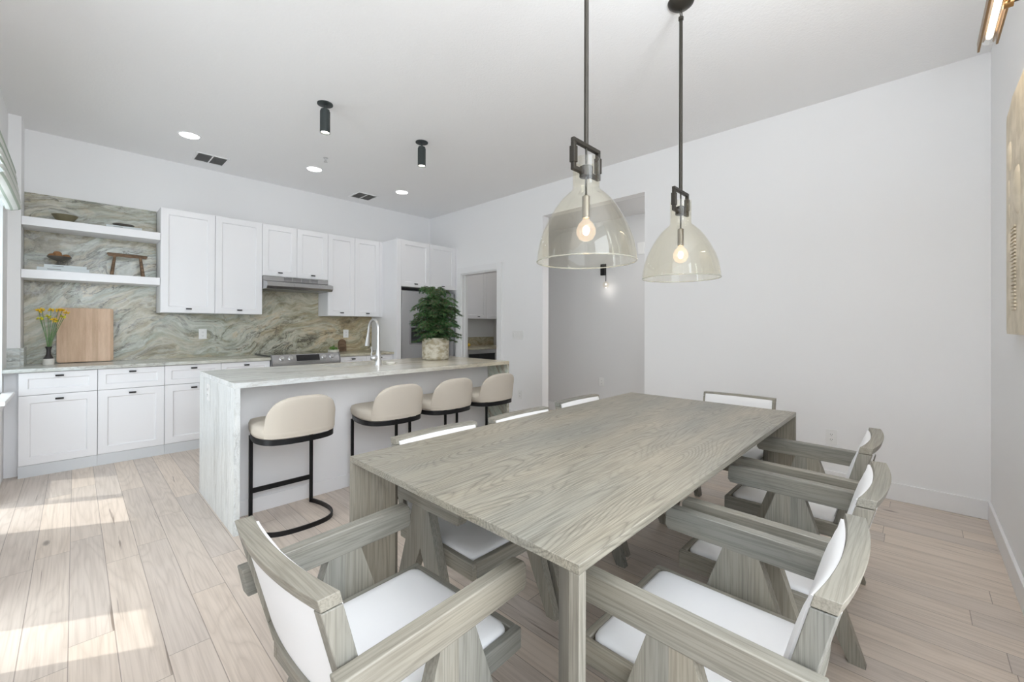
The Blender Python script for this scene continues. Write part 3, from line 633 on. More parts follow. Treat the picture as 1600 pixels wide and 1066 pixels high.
for (hx, hy, hz, k) in heads:
    st = MB().tube([(0.004 * random.uniform(-1, 1), 0.004 * random.uniform(-1, 1), 0.10), (hx * 0.25, hy, 0.22), (hx * 0.7, hy, 0.22 + (hz - 0.22) * 0.6), (hx, hy, hz)], 0.0022, 6)
    s_ = st.build('stem', M['stem'], t)
    fl = MB(); n = 12
    for i in range(22):
        d = Vector((random.gauss(0, 1), random.gauss(0, 1), random.gauss(0.25, 0.55))).normalized(); r = 0.023 * random.uniform(0.8, 1.15); q = d.orthogonal().normalized() * 0.0065
        c0 = Vector((hx, hy, hz)); fl.quad(c0 + d * 0.003, c0 + d * r * 0.7 + q, c0 + d * r, c0 + d * r * 0.7 - q)
    fb = fl.build('flower_head', M['petal' if k else 'petal2'], s_)
    MB().ball((hx, hy, hz + 0.003), 0.007, 8, 5, (1, 1, 0.7)).build('flower_centre', M['flowerc'], s_)
t.scale = (1.1, 1.1, 1.08)
# cutting board leaning on the backsplash
def rrect(x0, x1, z0, z1, r, n=5):
    out = []
    for cx, cz, a0 in ((x1 - r, z1 - r, 0), (x0 + r, z1 - r, PI / 2), (x0 + r, z0 + r, PI), (x1 - r, z0 + r, 1.5 * PI)):
        for i in range(n + 1): a = a0 + PI / 2 * i / n; out.append((cx + r * math.cos(a), cz + r * math.sin(a)))
    return out
o = MB().prism(rrect(-0.195, 0.195, 0, 0.525, 0.022), 'y', -0.014, 0.014).build('cutting_board', M['board'], bevel=0.002)
o.location = (0.078, 5.832, 0.9045); o.rotation_euler = (math.radians(-6.0), 0, 0)
tag(o, 'large square maple cutting board leaning on the backsplash', 'cutting board')
o = MB().prism([(-0.055, 0)] + [(0.055 * math.cos(a), 0.115 + 0.055 * math.sin(a)) for a in [PI - PI * i / 14 for i in range(15)]] + [(0.055, 0)], 'y', -0.008, 0.008).build('arched_board', M['oldwood'], bevel=0.001)
o.location = (2.64, 5.875, 0.902); o.rotation_euler = (math.radians(-6), 0, 0)
tag(o, 'small arched brown wooden board behind the potted herb', 'board')
t = thing('potted_herb', 'small green herb in a low cream bowl right of the range', 'plant', (2.435, 5.70, 0.9))
MB().lathe([(0.052, 0), (0.068, 0.006), (0.072, 0.038), (0.066, 0.038), (0.06, 0.026), (0, 0.026)], n=28).build('bowl', M['vasewhite'], t, smooth=50)
hb = MB()
for i in range(150):
    a = random.uniform(0, 2 * PI); rr = random.uniform(0, 0.058); z = 0.035 + random.uniform(0, 0.065) * (1 - rr / 0.09); p = Vector((rr * math.cos(a), rr * math.sin(a), z))
    d = Vector((random.uniform(-1, 1), random.uniform(-1, 1), random.uniform(0, 1))).normalized() * 0.014; s2 = d.orthogonal().normalized() * 0.008
    hb.quad(p, p + d * 0.5 + s2, p + d, p + d * 0.5 - s2)
hb.build('foliage', M['herb'], t)

# potted conifer on the island
t = thing('potted_conifer', 'bushy green conifer in a mottled concrete pot on the island', 'plant', (2.60, 3.60, IZ))
MB().lathe([(0.118, 0), (0.132, 0.008), (0.137, 0.03), (0.139, 0.225), (0.130, 0.225), (0.126, 0.19), (0.0, 0.19)], n=48).build('pot', M['pot'], t, smooth=50, bevel=0)
MB().lathe([(0.126, 0.190), (0.0, 0.2)], n=24, cap=False).build('soil', M['soil'], t)
MB().tube([(0, 0, 0.19), (0.004, 0, 0.4), (0, 0.004, 0.62)], [0.012, 0.009, 0.004], 8).build('trunk', M['bark'], t, smooth=60)
nd_ = MB(); tw = MB()
def needle_branch(pts, wid):
    tw.tube(pts, 0.0028, 5)
    for i in range(len(pts) - 1):
        a, b2 = Vector(pts[i]), Vector(pts[i + 1]); d = (b2 - a); L = d.length; d.normalize(); sd = d.cross(Vector((0, 0, 1))).normalized(); up = sd.cross(d)
        k = max(3, int(L / 0.0052))
        for j in range(k):
            p = a + d * L * (j + random.random()) / k
            for q in range(3):
                an = random.uniform(0, 2 * PI); o_ = (sd * math.cos(an) * 1.25 + up * math.sin(an) * 0.55 + d * random.uniform(0.5, 1.3)).normalized() * wid * random.uniform(0.6, 1.1)
                s2 = o_.cross(up if abs(math.sin(an)) < 0.7 else sd).normalized() * 0.0024
                nd_.quad(p - s2, p + s2, p + o_ + s2 * 0.3, p + o_ - s2 * 0.3)
nb = 120
for i in range(nb):
    f = i / (nb - 1); z0 = 0.22 + 0.36 * f; a = i * 2.39996 + random.uniform(-0.3, 0.3)
    L = (0.28 - 0.06 * f) * random.uniform(0.72, 1.12); rise = 0.02 + 0.10 * f + random.uniform(-0.03, 0.05)
    if f > 0.9: rise += 0.08; L *= 0.8
    ca, sa = math.cos(a), math.sin(a); P = []
    for k in range(6):
        s_ = k / 5; P.append(Vector((ca * L * s_, sa * L * s_, z0 + rise * math.sin(s_ * 2.1) - 0.05 * s_ * s_)))
    needle_branch(P, 0.026)
    for k in (1, 2, 3, 4):                     # drooping side twigs
        for sgn in (-1, 1):
            b0 = P[k]; l2 = (0.095 - 0.014 * k) * random.uniform(0.7, 1.1); a2 = a + sgn * random.uniform(0.7, 1.05)
            needle_branch([b0 + Vector((math.cos(a2) * l2 * u, math.sin(a2) * l2 * u, -0.02 * u * u)) for u in (0, 0.5, 1)], 0.022)
nd_.build('foliage', M['needle'], t); tw.build('branches', M['bark'], t)

# ------------------------------------------------------------------ bar stools
def stool_path(grow=0.0, n=40):
    half = [(0.190, 0.20), (0.207, 0.15), (0.222, 0.08), (0.230, 0.0), (0.226, -0.07), (0.204, -0.135), (0.158, -0.180), (0.09, -0.203), (0.0, -0.21)]
    pts = half + [(-x, y_) for x, y_ in half[-2::-1]]
    # Catmull-Rom
    out = []; N = len(pts)
    for i in range(N - 1):
        p0, p1, p2, p3 = (Vector(pts[max(i - 1, 0)]), Vector(pts[i]), Vector(pts[i + 1]), Vector(pts[min(i + 2, N - 1)]))
        for k in range(4):
            u = k / 4; out.append(0.5 * ((2 * p1) + (-p0 + p2) * u + (2 * p0 - 5 * p1 + 4 * p2 - p3) * u * u + (-p0 + 3 * p1 - 3 * p2 + p3) * u ** 3))
    out.append(Vector(pts[-1]))
    if grow:
        res = []
        for i, p in enumerate(out):
            d = out[min(i + 1, len(out) - 1)] - out[max(i - 1, 0)]; nrm = Vector((d.y, -d.x)).normalized()
            if nrm.dot(p - Vector((0, 0.0))) < 0: nrm = -nrm
            res.append(p + nrm * grow)
        return res
    return out
def make_stool(label):
    t = thing('bar_stool', label, 'bar stool', (0, 0, 0), 0, 'beige bar stools along the island')
    A = stool_path(0); B = stool_path(-0.009)
    def ring(z0, z1, name, front):
        b = MB(); b.loft([[(p.x, p.y, z0), (p.x, p.y, z1), (q.x, q.y, z1), (q.x, q.y, z0)] for p, q in zip(A, B)])
        if front: b.box(-0.19, 0.19, 0.192, 0.201, z0, z1)
        return b.build(name, M['black'], t, smooth=40)
    ring(0.0, 0.028, 'foot_ring', False); ring(0.545, 0.578, 'seat_ring', True)
    for sx in (-1, 1): box(sx * 0.190 - 0.011, sx * 0.190 + 0.011, 0.193, 0.205, 0, 0.546).build('post', M['black'], t)
    box(-0.18, 0.18, 0.194, 0.204, 0.165, 0.197).build('foot_rest', M['black'], t)
    # seat cushion
    sb = MB(); rings = []
    for gz, gg in ((0.579, -0.012), (0.583, 0.0), (0.60, 0.008), (0.63, 0.009), (0.648, 0.0), (0.657, -0.02), (0.662, -0.06)):
        ps = stool_path(gg)
        rings.append([(p.x, min(p.y, 0.2) + (0.012 if gg > -0.01 and p.y > 0.18 else 0), gz) for p in ps])
    sb.loft(rings); sb.build('seat_cushion', M['boucle'], t, smooth=70)
    # wrap-around back
    P = stool_path(0.005); n = len(P); i0, i1 = 20, n - 21; bk = MB(); rings = []
    for i in range(i0, i1 + 1):
        s_ = (i - i0) / (i1 - i0) * 2 - 1
        h = 0.185 * max(0.0, 1 - abs(s_) ** 2.6) ** 0.55 + 0.003; zt = 0.645 + h; p = P[i]
        d = P[i + 1] - P[i - 1]; nr = Vector((d.y, -d.x)).normalized(); 
        if nr.dot(p) < 0: nr = -nr
        th_ = 0.044; lean = 0.026; rg = []
        m_ = 7
        for k in range(m_ + 1): # outer going up
            z = 0.585 + (zt - 0.018 - 0.585) * k / m_; q = p + nr * (lean * (z - 0.585) / 0.25); rg.append((q.x, q.y, z))
        q = p + nr * (lean * (zt - 0.585) / 0.25)
        for a_ in (40, 90, 140):
            a_ = math.radians(a_); c_ = q - nr * th_ / 2 + nr * (th_ / 2) * math.cos(a_); rg.append((c_.x, c_.y, zt - 0.018 + 0.018 * math.sin(a_)))
        for k in range(m_, -1, -1):
            z = 0.585 + (zt - 0.018 - 0.585) * k / m_; q = p + nr * (lean * (z - 0.585) / 0.25 - th_); rg.append((q.x, q.y, z))
        rings.append(rg)
    bk.loft(rings); bk.build('backrest', M['boucle'], t, smooth=60)
    return t
st = make_stool('beige upholstered bar stool nearest the marble waterfall end, left of the row')
st.location = (0.99, 2.93, 0)
dup(st, (1.675, 2.93, 0), 0, 'beige upholstered bar stool second from the left in the row at the island')
dup(st, (2.19, 2.94, 0), 0, 'beige upholstered bar stool third from the left in the row at the island')
dup(st, (2.705, 2.94, 0), 0, 'beige upholstered bar stool at the far right end of the row, near the wall')

# ------------------------------------------------------------------ dining table
TX0, TX1, TY0, TY1, TZ = 0.734, 2.944, 0.509, 1.568, 0.76
t = thing('dining_table', 'large weathered grey oak dining table with panel legs', 'table', ((TX0 + TX1) / 2, (TY0 + TY1) / 2, 0)); hx, hy = (TX1 - TX0) / 2, (TY1 - TY0) / 2
box(-hx, hx, -hy, hy, TZ - 0.022, TZ).build('tabletop', M['tabletop'], t, bevel=0.0015)
a_, w1 = 0.14, 0.026
for sx in (-1, 1):
    for sy in (-1, 1):
        cx, cy = -sx * hx, -sy * hy   # corner; panel runs diagonally inward (+sx,+sy)
        pl = [(0, 0), (0, w1), (a_ - w1, a_), (a_, a_ - w1), (w1, 0)]
        pl = [(cx + sx * px, cy + sy * py) for px, py in pl]
        if sx * sy < 0: pl = pl[::-1]
        MB().prism(pl, 'z', 0, TZ - 0.0225).build('leg', M['oakz'], t, bevel=0.001)

# ------------------------------------------------------------------ dining armchairs
def make_chair(label):
    t = thing('dining_armchair', label, 'chair', (0, 0, 0), 0, 'grey oak armchairs around the dining table')
    z0, z1 = 0.380, 0.438; X0, X1, Y = -0.225, 0.235, 0.2375; w_ = 0.022
    box(X0, X1, -Y, -Y + w_, z0, z1).build('seat_rail', M['oakx'], t, bevel=0.003); box(X0, X1, Y - w_, Y, z0, z1).build('seat_rail', M['oakx'], t, bevel=0.003)
    box(X0, X0 + w_, -Y + w_, Y - w_, z0, z1).build('seat_rail', M['oaky'], t, bevel=0.003); box(X1 - w_, X1, -Y + w_, Y - w_, z0, z1).build('seat_rail', M['oaky'], t, bevel=0.003)
    box(X0 + w_, X1 - w_, -Y + w_, Y - w_, z0 + 0.016, z0 + 0.046).build('seat_board', M['oaky'], t)
    rg = []
    for g, z in ((0.002, 0.4265), (0.002, 0.436), (0.006, 0.444), (0.016, 0.449), (0.04, 0.452)):
        rg.append([(px, py, z) for px, py in rrect(X0 + w_ + g, X1 - w_ - g, -Y + w_ + g, Y - w_ - g, 0.028, 4)])
    MB().loft(rg).build('seat_cushion', M['fabric'], t, smooth=70)
    BW = 0.232; bow = 0.021
    def xb(y_, z): return -0.276 + (0.775 - z) * 0.26 - bow * (1 - (y_ / BW) ** 2)
    def slab(mb, y0, y1, z0_, z1_, d0, d1, n, bulge=0.0, m_=1):
        rings = []
        for i in range(n + 1):
            y_ = y0 + (y1 - y0) * i / n; up = []; dn = []
            for k in range(m_ + 1):
                z = z0_ + (z1_ - z0_) * k / m_
                e = bulge * (1 - (2 * k / m_ - 1) ** 4) * (1 - (2 * i / n - 1) ** 6) if bulge else 0
                up.append((xb(y_, z) + d0 + e, y_, z)); dn.append((xb(y_, z) - d1 - e * 0.4, y_, z))
            rings.append(up + dn[::-1])
        mb.loft(rings)
    D = 0.042
    b = MB(); slab(b, -BW, BW, 0.750, 0.775, 0, D, 16); b.build('top_rail', M['oaky'], t, bevel=0.0015)
    b = MB(); slab(b, -BW + 0.0245, BW - 0.0245, 0.468, 0.498, 0.0, D, 16); b.build('bottom_rail', M['oaky'], t, bevel=0.0025)
    for s_ in (-1, 1):
        b = MB(); slab(b, min(s_ * BW, s_ * (BW - 0.024)), max(s_ * BW, s_ * (BW - 0.024)), 0.440, 0.7478, 0, D, 1); b.build('stile', M['oakz'], t, bevel=0.0025)
    b = MB(); slab(b, -BW + 0.025, BW - 0.025, 0.499, 0.7495, -0.002, D - 0.010, 16); b.build('back_panel', M['fabric'], t, smooth=60)
    b = MB(); slab(b, -BW + 0.016, BW - 0.016, 0.462, 0.763, 0.007, -0.0005, 20, 0.020, 10); b.build('back_cushion', M['fabric'], t, smooth=70)
    for s_ in (-1, 1):
        ya, yb = sorted((s_ * 0.238, s_ * 0.276))
        MB().prism([(-0.300, 0.640), (-0.285, 0.566), (0.200, 0.572), (0.210, 0.586), (0.208, 0.632), (0.198, 0.648)], 'y', ya, yb).build('armrest', M['oakx'], t, bevel=0.003)
        cx = -0.025; ya, yb = sorted((s_ * 0.2385, s_ * 0.2745))
        MB().prism([(cx, 0.571), (0.026, 0.572), (0.225, 0.0), (0.176, 0.0), (cx, 0.415)], 'y', ya, yb).build('leg', M['oakz'], t)
        MB().prism([(cx, 0.571), (cx, 0.415), (-0.213, 0.0), (-0.262, 0.0), (-0.076, 0.570)], 'y', ya, yb).build('leg', M['oakz'], t)
    return t
ch = make_chair('grey oak armchair with white seat at the near left end of the table')
ch.location = (0.605, 1.005, 0); ch.rotation_euler = (0, 0, math.radians(2.5))
for (x, y_, rz, lab) in (
    (1.165, 0.410, 90, 'nearest of the three grey oak armchairs on the right-hand long side, in the foreground'),
    (1.780, 0.395, 90, 'middle grey oak armchair on the right-hand long side of the table'),
    (2.438, 0.440, 90, 'farthest grey oak armchair on the right-hand long side, nearest the wall outlet'),
    (1.188, 1.335, -90, 'nearest grey oak armchair on the island side, its seat visible under the table corner'),
    (1.752, 1.320, -90, 'middle grey oak armchair on the island side, only its top rail above the table'),
    (2.372, 1.362, -90, 'farthest grey oak armchair on the island side, top rail against the hall opening'),
    (3.0, 0.918, 180, 'grey oak armchair at the far end of the table, top rail against the white wall')):
    dup(ch, (x, y_, 0), math.radians(rz), lab)

# ------------------------------------------------------------------ pendants over the table
def make_pendant(label, x, y_, rodtop=ZC):
    t = thing('pendant_lamp', label, 'pendant light', (x, y_, 1.53), 0, 'glass dome pendants over the dining table')
    prof = [(0.205, 0.0), (0.203, 0.03), (0.194, 0.08), (0.180, 0.125), (0.156, 0.175), (0.130, 0.22), (0.105, 0.254), (0.082, 0.277), (0.064, 0.292), (0.058, 0.300), (0.056, 0.312), (0.056, 0.425)]
    th_ = 0.003; inner = [(r - th_, z) for r, z in prof][::-1]
    b = MB(); b.loft([[(r * math.cos(2 * PI * i / 64), r * math.sin(2 * PI * i / 64), z) for i in range(64)] for r, z in prof + inner], loop=True)
    b.build('glass_shade', M['smoke'], t, smooth=50)
    rm_ = MB(); N = 64; rm_.loft([[Vector(((0.2035 + 0.0028 * math.cos(2 * PI * k / 8)) * math.cos(2 * PI * i / N), (0.2035 + 0.0028 * math.cos(2 * PI * k / 8)) * math.sin(2 * PI * i / N), 0.0028 * math.sin(2 * PI * k / 8))) for k in range(8)] for i in range(N)], loop=True)
    rm_.build('glass_rim', M['rim'], t, smooth=80)
    q = 0.0085; Z0, Z1 = 0.36, 0.49; X = 0.098
    b = MB(); b.box(-X, X, -q, q, Z1 - 2 * q, Z1)
    for s_ in (-1, 1):
        b.box(s_ * X - q * (1 + s_), s_ * X + q * (1 - s_), -q, q, Z0, Z1 - 2 * q)
        xa, xb_ = sorted((s_ * 0.024, s_ * (X - 2 * q))); b.box(xa, xb_, -q, q, Z0, Z0 + 2 * q)
        c_ = s_ * (X - q); b.box(c_ - 0.012, c_ + 0.012, -0.012, 0.012, Z0 + 0.03, Z0 + 0.095)
    b.build('bracket', M['bronze'], t, bevel=0.0015)
    MB().lathe([(0.018, 0.352), (0.028, 0.354), (0.028, 0.395), (0.018, 0.40)], n=20).build('cap', M['bronze'], t, smooth=40)
    MB().tube([(0, 0, 0.275), (0, 0, 0.48)], 0.0045, 8).build('inner_rod', M['bronze'], t, smooth=60)
    MB().lathe([(0.012, 0.18), (0.0165, 0.182), (0.0165, 0.272), (0.008, 0.277)], n=20).build('socket', M['socket'], t, smooth=40)
    bb_ = MB().lathe([(0.012, 0.182), (0.016, 0.172), (0.030, 0.158), (0.040, 0.135), (0.0395, 0.115), (0.028, 0.094), (0.012, 0.086), (0.002, 0.0845)], n=28).build('bulb', M['bulbglass'], t, smooth=80)
    fl = MB().ball((0, 0, 0.130), 0.016, 12, 8, (0.9, 0.9, 1.3)).build('filament', M['filament'], bb_, smooth=80)
    top = rodtop - 1.53
    MB().tube([(0, 0, 0.488), (0, 0, top - 0.105)], 0.0095, 12).build('rod', M['bronze'], t, smooth=60)
    MB().lathe([(0.004, -0.105), (0.0135, -0.104), (0.0135, -0.088), (0.004, -0.086)], (0, 0, top), 14).build('collar', M['bronze'], t, smooth=40)
    lk = MB(); N = 20; lk.loft([[Vector((0.012 * math.cos(2 * PI * i / N), 0, top - 0.066 + 0.024 * math.sin(2 * PI * i / N))) + Vector((math.cos(2 * PI * i / N) * math.cos(2 * PI * k / 8), math.sin(2 * PI * k / 8), math.sin(2 * PI * i / N) * math.cos(2 * PI * k / 8))) * 0.0032 for k in range(8)] for i in range(N)], loop=True)
    lk.build('chain_link', M['bronze'], t, smooth=80)
    MB().lathe([(0.008, -0.048), (0.02, -0.042), (0.045, -0.032), (0.066, -0.014), (0.070, -0.001)], (0, 0, top), 32).build('ceiling_canopy', M['bronze'], t, smooth=60)
    return t
pd = make_pendant('larger-looking glass dome pendant, left, nearer the camera', 1.475, 0.9915)
pd['label'] = 'left and nearer of the two glass dome pendants over the table'
dup(pd, (2.333, 0.944, 1.53), 0, 'right and farther of the two glass dome pendants over the table')
for (x, y_) in ((1.475, 0.9915), (2.333, 0.944)):
    light('pendant_bulb_light', 'POINT', (x, y_, 1.66), 2.2, (1, 0.72, 0.45), shadow_soft_size=0.02)

# ------------------------------------------------------------------ ceiling fixtures
first = None
for i, (x, y_, lab) in enumerate(((0.751, 4.985, 'leftmost recessed ceiling downlight, nearest the window'), (1.912, 5.01, 'middle recessed ceiling downlight, below the sprinkler head'), (3.059, 5.01, 'rightmost recessed ceiling downlight, near the wall corner'))):
    if first is None:
        t = thing('recessed_light', lab, 'ceiling light', (x, y_, ZC), 0, 'recessed ceiling downlights')
        b = MB(); b.loft([[(r * math.cos(2 * PI * k / 40), r * math.sin(2 * PI * k / 40), z) for k in range(40)] for r, z in ((0.092, 0), (0.090, -0.005), (0.078, -0.006), (0.074, -0.001), (0.074, 0.0))], loop=True)
        b.build('trim_ring', M['trim'], t, smooth=50)
        MB().lathe([(0.0735, -0.0005), (0.0735, -0.0035), (0.07, -0.004)], n=40).build('lens', M['canemit'], t)
        first = t
    else: dup(first, (x, y_, ZC), 0, lab)
    light('downlight', 'SPOT', (x, y_, ZC - 0.02), 6, (1, 0.96, 0.9), spot_size=2.2, spot_blend=0.6, shadow_soft_size=0.07)
first = None
for i, (x, y_, lab) in enumerate(((1.41, 3.477, 'larger black cylinder spotlight on the ceiling, on the left'), (2.363, 3.51, 'smaller-looking black cylinder spotlight on the ceiling, farther right'))):
    if first is None:
        t = thing('cylinder_spotlight', lab, 'spotlight', (x, y_, ZC), 0, 'black cylinder spotlights above the island')
        MB().lathe([(0.060, 0), (0.060, -0.007), (0.056, -0.009)], n=36).build('ceiling_plate', M['greenblk'], t, smooth=40)
        MB().tube([(0, 0, -0.008), (0, 0, -0.055)], 0.008, 10).build('stem', M['greenblk'], t, smooth=60)
        MB().lathe([(0.020, -0.048), (0.034, -0.050), (0.034, -0.062), (0.0385, -0.064), (0.0385, -0.238), (0.035, -0.238), (0.035, -0.222), (0.0, -0.222)], n=32).build('lamp_body', M['greenblk'], t, smooth=40)
        MB().lathe([(0.034, -0.2225), (0.034, -0.226), (0.0, -0.226)], n=24).build('lens', M['spotemit'], t)
        first = t
    else: dup(first, (x, y_, ZC), 0, lab)
    light('spotlight', 'SPOT', (x, y_, ZC - 0.245), 14, (1, 0.9, 0.78), spot_size=1.2, spot_blend=0.5, shadow_soft_size=0.03)
for (x, y_, lab) in ((1.02, 5.535, 'grey louvred ceiling vent beside the leftmost downlight'), (2.79, 5.56, 'grey louvred ceiling vent near the rightmost downlight')):
    t = thing('ceiling_vent', lab, 'vent', (x, y_, ZC), 0, 'ceiling air vents')
    b = MB(); a = 0.15
    b.box(-a, a, -a, -a + 0.022, -0.006, 0).box(-a, a, a - 0.022, a, -0.006, 0).box(-a, -a + 0.022, -a + 0.022, a - 0.022, -0.006, 0).box(a - 0.022, a, -a + 0.022, a - 0.022, -0.006, 0).box(-0.006, 0.006, -a + 0.022, a - 0.022, -0.006, 0)
    b.build('frame', M['trim'], t)
    l_ = MB()
    for k in range(17):
        yy = -a + 0.028 + k * 0.0148; l_.quad((-a + .022, yy, -0.005), (a - .022, yy, -0.005), (a - .022, yy + 0.010, -0.0005), (-a + .022, yy + 0.010, -0.0005))
    l_.build('louvres', M['vent'], t); box(-a + .022, a - .022, -a + .022, a - .022, -0.0012, -0.0002).build('backing', M['vent'], t)
t = thing('sprinkler_head', 'small chrome fire sprinkler on the ceiling', 'sprinkler', (1.87, 4.59, ZC))
MB().lathe([(0.025, 0), (0.025, -0.003), (0.010, -0.006), (0.007, -0.03)], n=18).build('body', M['steel'], t, smooth=40); MB().lathe([(0.02, -0.044), (0.02, -0.046)], n=12).build('deflector', M['steel'], t)
f_ = MB(); f_.tube([(-0.006, 0, -0.028), (-0.012, 0, -0.036), (-0.003, 0, -0.044)], 0.0018, 6); f_.tube([(0.006, 0, -0.028), (0.012, 0, -0.036), (0.003, 0, -0.044)], 0.0018, 6); f_.build('frame_arms', M['steel'], t)

# ------------------------------------------------------------------ roman shade on the left window
def make_shade(name, y0, y1, label, group):
    prof = [(-0.398, 2.72), (-0.385, 2.66), (-0.37, 2.58), (-0.36, 2.52)]
    x, z = -0.36, 2.52
    for i in range(7):
        bx = 0.012 + 0.012 * i * 0.5
        prof += [(-0.352 + bx, z - 0.018), (-0.340 + bx, z - 0.038), (-0.352 + bx * 0.9, z - 0.050)]; z -= 0.048
    prof += [(-0.345, z - 0.012), (-0.372, z - 0.006), (-0.385, z + 0.02)]
    # arc length for v
    L = [0]
    for a, b in zip(prof, prof[1:]): L.append(L[-1] + math.dist(a, b))
    bm = bmesh.new(); uvl = bm.loops.layers.uv.new('UVMap'); n = 14; rows = []
    for j in range(n + 1):
        u = j / n; yy = y0 + (y1 - y0) * u; e = abs(2 * u - 1) ** 5
        rows.append([bm.verts.new((px - 0.02 * e * (2.72 - pz), yy, pz + 0.02 * e * (2.72 - pz))) for px, pz in prof])
    for j in range(n):
        for k in range(len(prof) - 1):
            f = bm.faces.new((rows[j][k], rows[j + 1][k], rows[j + 1][k + 1], rows[j][k + 1]))
            for lp, (uu, kk) in zip(f.loops, ((j / n, k), (( j + 1) / n, k), ((j + 1) / n, k + 1), (j / n, k + 1))): lp[uvl].uv = (uu, L[kk])
    me = bpy.data.meshes.new(name); bm.to_mesh(me); bm.free(); me.materials.append(M['shade'])
    for p in me.polygons: p.use_smooth = True
    o = bpy.data.objects.new(name, me); COL.objects.link(o)
    sd = o.modifiers.new('thick', 'SOLIDIFY'); sd.thickness = 0.002
    tag(o, label, 'shade', group)
make_shade('roman_shade', 4.03, 5.24, 'green and white striped roman shade folded up at the left window', None)

# ------------------------------------------------------------------ relief panel and picture light on the near wall
t = thing('carved_relief', 'cream carved wall relief at the right edge', 'wall art', (2.62, YE, 1.76))
sh = [(0.52, -0.53), (0.535, -0.51), (0.535, 0.50), (0.52, 0.525), (0.44, 0.535), (0.36, 0.56), (-0.36, 0.56), (-0.44, 0.535), (-0.52, 0.525), (-0.535, 0.50), (-0.535, -0.51), (-0.52, -0.53)]
rb = MB().prism(sh, 'y', 0.003, 0.035)
for k in range(24): rb.box(0.25, 0.36, 0.0345, 0.042, -0.42 + k * 0.016, -0.412 + k * 0.016)
for (cx, cz, r) in ((0.41, 0.30, 0.06), (0.45, 0.16, 0.035), (0.44, 0.05, 0.03), (0.42, -0.12, 0.06), (0.2, 0.1, 0.09), (-0.1, 0.0, 0.12), (-0.3, 0.2, 0.07)):
    rb.ball((cx, 0.034, cz), r, 14, 8, (0.6, 0.2, 1.2))
rb.build('carved_panel', M['cream'], t, smooth=50)
t = thing('picture_light', 'brass and glass picture light high on the near wall', 'wall light', (0, 0, 0))
x_, yy, zz = 2.86, -0.205, 2.54; LN = 0.52
b = MB(); b.box(x_ - LN, x_, yy - 0.004, yy + 0.004, zz - 0.022, zz + 0.022); b.build('side_bar', M['brass'], t, bevel=0.001)
b = MB(); b.box(x_ - LN, x_ + 0.02, yy - 0.062, yy - 0.054, zz - 0.0, zz + 0.044); b.build('side_bar', M['brass'], t, bevel=0.001)
MB().tube([(x_ - LN + 0.01, yy - 0.029, zz + 0.012), (x_ - 0.02, yy - 0.029, zz + 0.012), (x_ - 0.005, yy - 0.029, zz + 0.012)], [0.022, 0.022, 0.008], 18).build('glass_tube', M['clear'], t, smooth=60)
MB().tube([(x_ - LN + 0.02, yy - 0.029, zz + 0.012), (x_ - 0.05, yy - 0.029, zz + 0.012)], 0.011, 12).build('glowing_tube', M['tubeemit'], t, smooth=60)
MB().tube([(x_ - 0.30, yy - 0.045, zz + 0.012), (x_ - 0.30, yy - 0.072, zz + 0.012)], 0.022, 18).build('knob', M['brass'], t, smooth=40)
MB().tube([(x_ - 0.30, yy - 0.07, zz + 0.012), (x_ - 0.30, YE + 0.012, zz + 0.012)], 0.008, 10).build('arm', M['bronze'], t, smooth=40)
MB().tube([(x_ - 0.30, YE + 0.014, zz + 0.012), (x_ - 0.30, YE + 0.0005, zz + 0.012)], 0.05, 24).build('wall_plate', M['brass'], t, smooth=40)
light('picture_light_glow', 'AREA', (x_ - LN / 2, yy - 0.03, zz - 0.03), 1.5, (1, 0.8, 0.55), (0, 0, 0), shape='RECTANGLE', size=0.45, size_y=0.03)

# ------------------------------------------------------------------ hall sconces
first = None
for y_, lab in ((3.076, 'black hall sconce with a hanging cut-glass globe, seen below the left pendant'), (2.20, 'black hall sconce with a cut-glass globe, mostly hidden by the white wall')):
    if first is None:
        t = thing('hall_sconce', lab, 'wall light', (HX, y_, 2.02), 0, 'sconces on the hall wall')
        box(-0.03, 0, -0.032, 0.032, -0.06, 0.09).build('backplate', M['black'], t, bevel=0.002)
        MB().tube([(-0.03, 0, 0.075), (-0.09, -0.09, 0.075), (-0.092, -0.093, 0.07), (-0.092, -0.093, -0.155)], 0.0055, 8).build('arm', M['black'], t, smooth=60)
        MB().ball((-0.092, -0.093, -0.20), 0.045, 12, 6).build('glass_globe', M['clear'], t)
        MB().ball((-0.092, -0.093, -0.195), 0.010, 10, 6).build('bulb', M['sconceemit'], t)
        first = t
    else: dup(first, (HX, y_, 2.02), 0, lab)
    light('sconce_light', 'POINT', (HX - 0.092, y_ - 0.093, 1.765), 0.25, (1, 0.95, 0.9), shadow_soft_size=0.02)

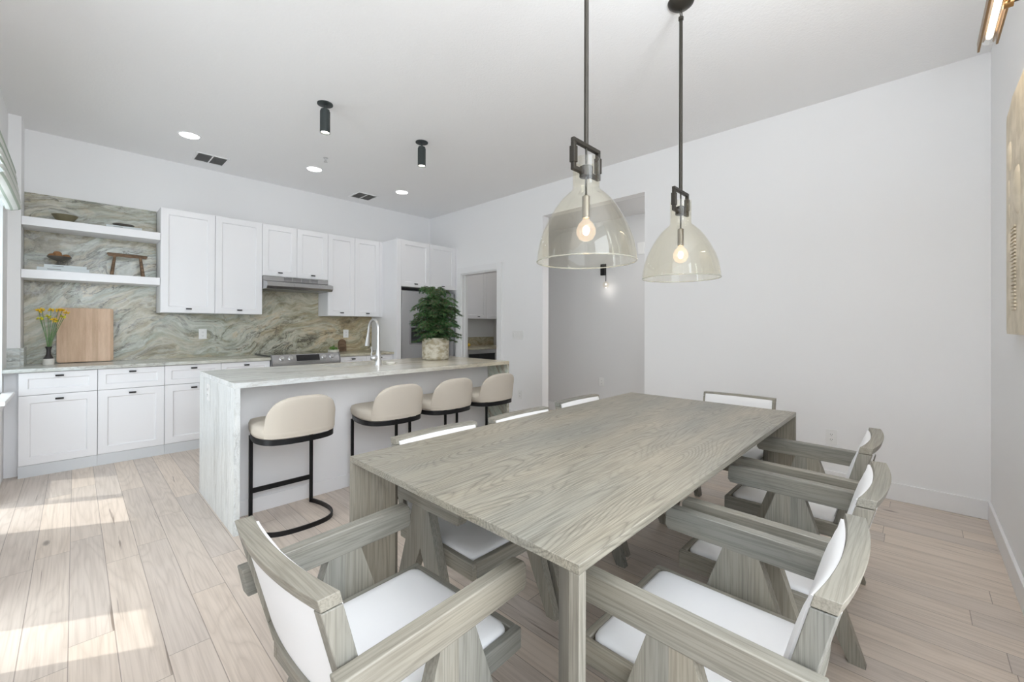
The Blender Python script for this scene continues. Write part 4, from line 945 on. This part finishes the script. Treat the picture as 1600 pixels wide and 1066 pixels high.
# ------------------------------------------------------------------ pantry interior
PYF = 5.60
t = thing('pantry_wall_cabinet', 'grey-white wall cabinet inside the pantry doorway', 'cabinet', (4.30, PYF, 1.394)); 
box(0, 1.3, 0.021, 0.335, 0, 1.1).build('carcass', M['cab'], t)
for p, q in ((0.0, 0.37), (0.37, 0.86), (0.86, 1.3)):
    d = MB().shaker(p + 0.002, q - 0.002, 0.003, 1.09, 0).build('door', M['cab'], t); pull((p + q) / 2 + 0.05, 0, 0.04, d)
tag(box(4.285, 5.645, 5.28, 5.935, 0.87, 0.9).build('pantry_countertop', M['counter']), 'brown veined stone worktop seen through the pantry doorway', 'countertop')
tag(box(4.285, 5.645, 5.918, 5.938, 0.9, 1.06).build('pantry_backsplash', M['splash']), 'low brown stone upstand on the pantry worktop', 'backsplash')
t = thing('pantry_base_cabinet', 'white base cabinet below the pantry worktop', 'cabinet', (4.285, 5.31, 0))
b = MB(); b.box(0, 0.17, 0, 0.62, 0, 0.868).box(0.84, 1.36, 0, 0.62, 0, 0.868); b.build('carcass', M['cab'], t)
t = thing('undercounter_cooler', 'black-glass undercounter wine cooler below the pantry worktop', 'appliance', (4.46, 5.30, 0))
box(0.0, 0.66, 0.03, 0.62, 0.0, 0.865).build('body', M['dsteel'], t)
b = MB(); b.box(0.0, 0.66, 0, 0.028, 0.80, 0.862).box(0, 0.03, 0, 0.028, 0.05, 0.80).box(0.63, 0.66, 0, 0.028, 0.05, 0.80).box(0.03, 0.63, 0, 0.028, 0.05, 0.1); b.build('door_frame', M['steel'], t)
box(0.03, 0.63, 0.004, 0.026, 0.1, 0.80).build('door_glass', M['glassblk'], t)
cl = MB(); 
for k in range(5): cl.ball((4.62 + 0.035 * k, 5.62 + 0.02 * (k % 2), 0.925 + 0.012 * (k % 3)), 0.034, 10, 6, (1, 1, 0.8))
tag(cl.build('yellow_towel', M['lemon'], smooth=60), 'crumpled yellow towel on the pantry worktop', 'towel')
light('pantry_light', 'AREA', (4.9, 4.9, 2.75), 3.5, (1, 0.97, 0.93), (0, 0, 0), shape='SQUARE', size=0.4)
light('hall_light', 'AREA', (4.62, 1.6, 2.68), 13, (1, 0.98, 0.96), (0, 0, 0), shape='SQUARE', size=0.3)
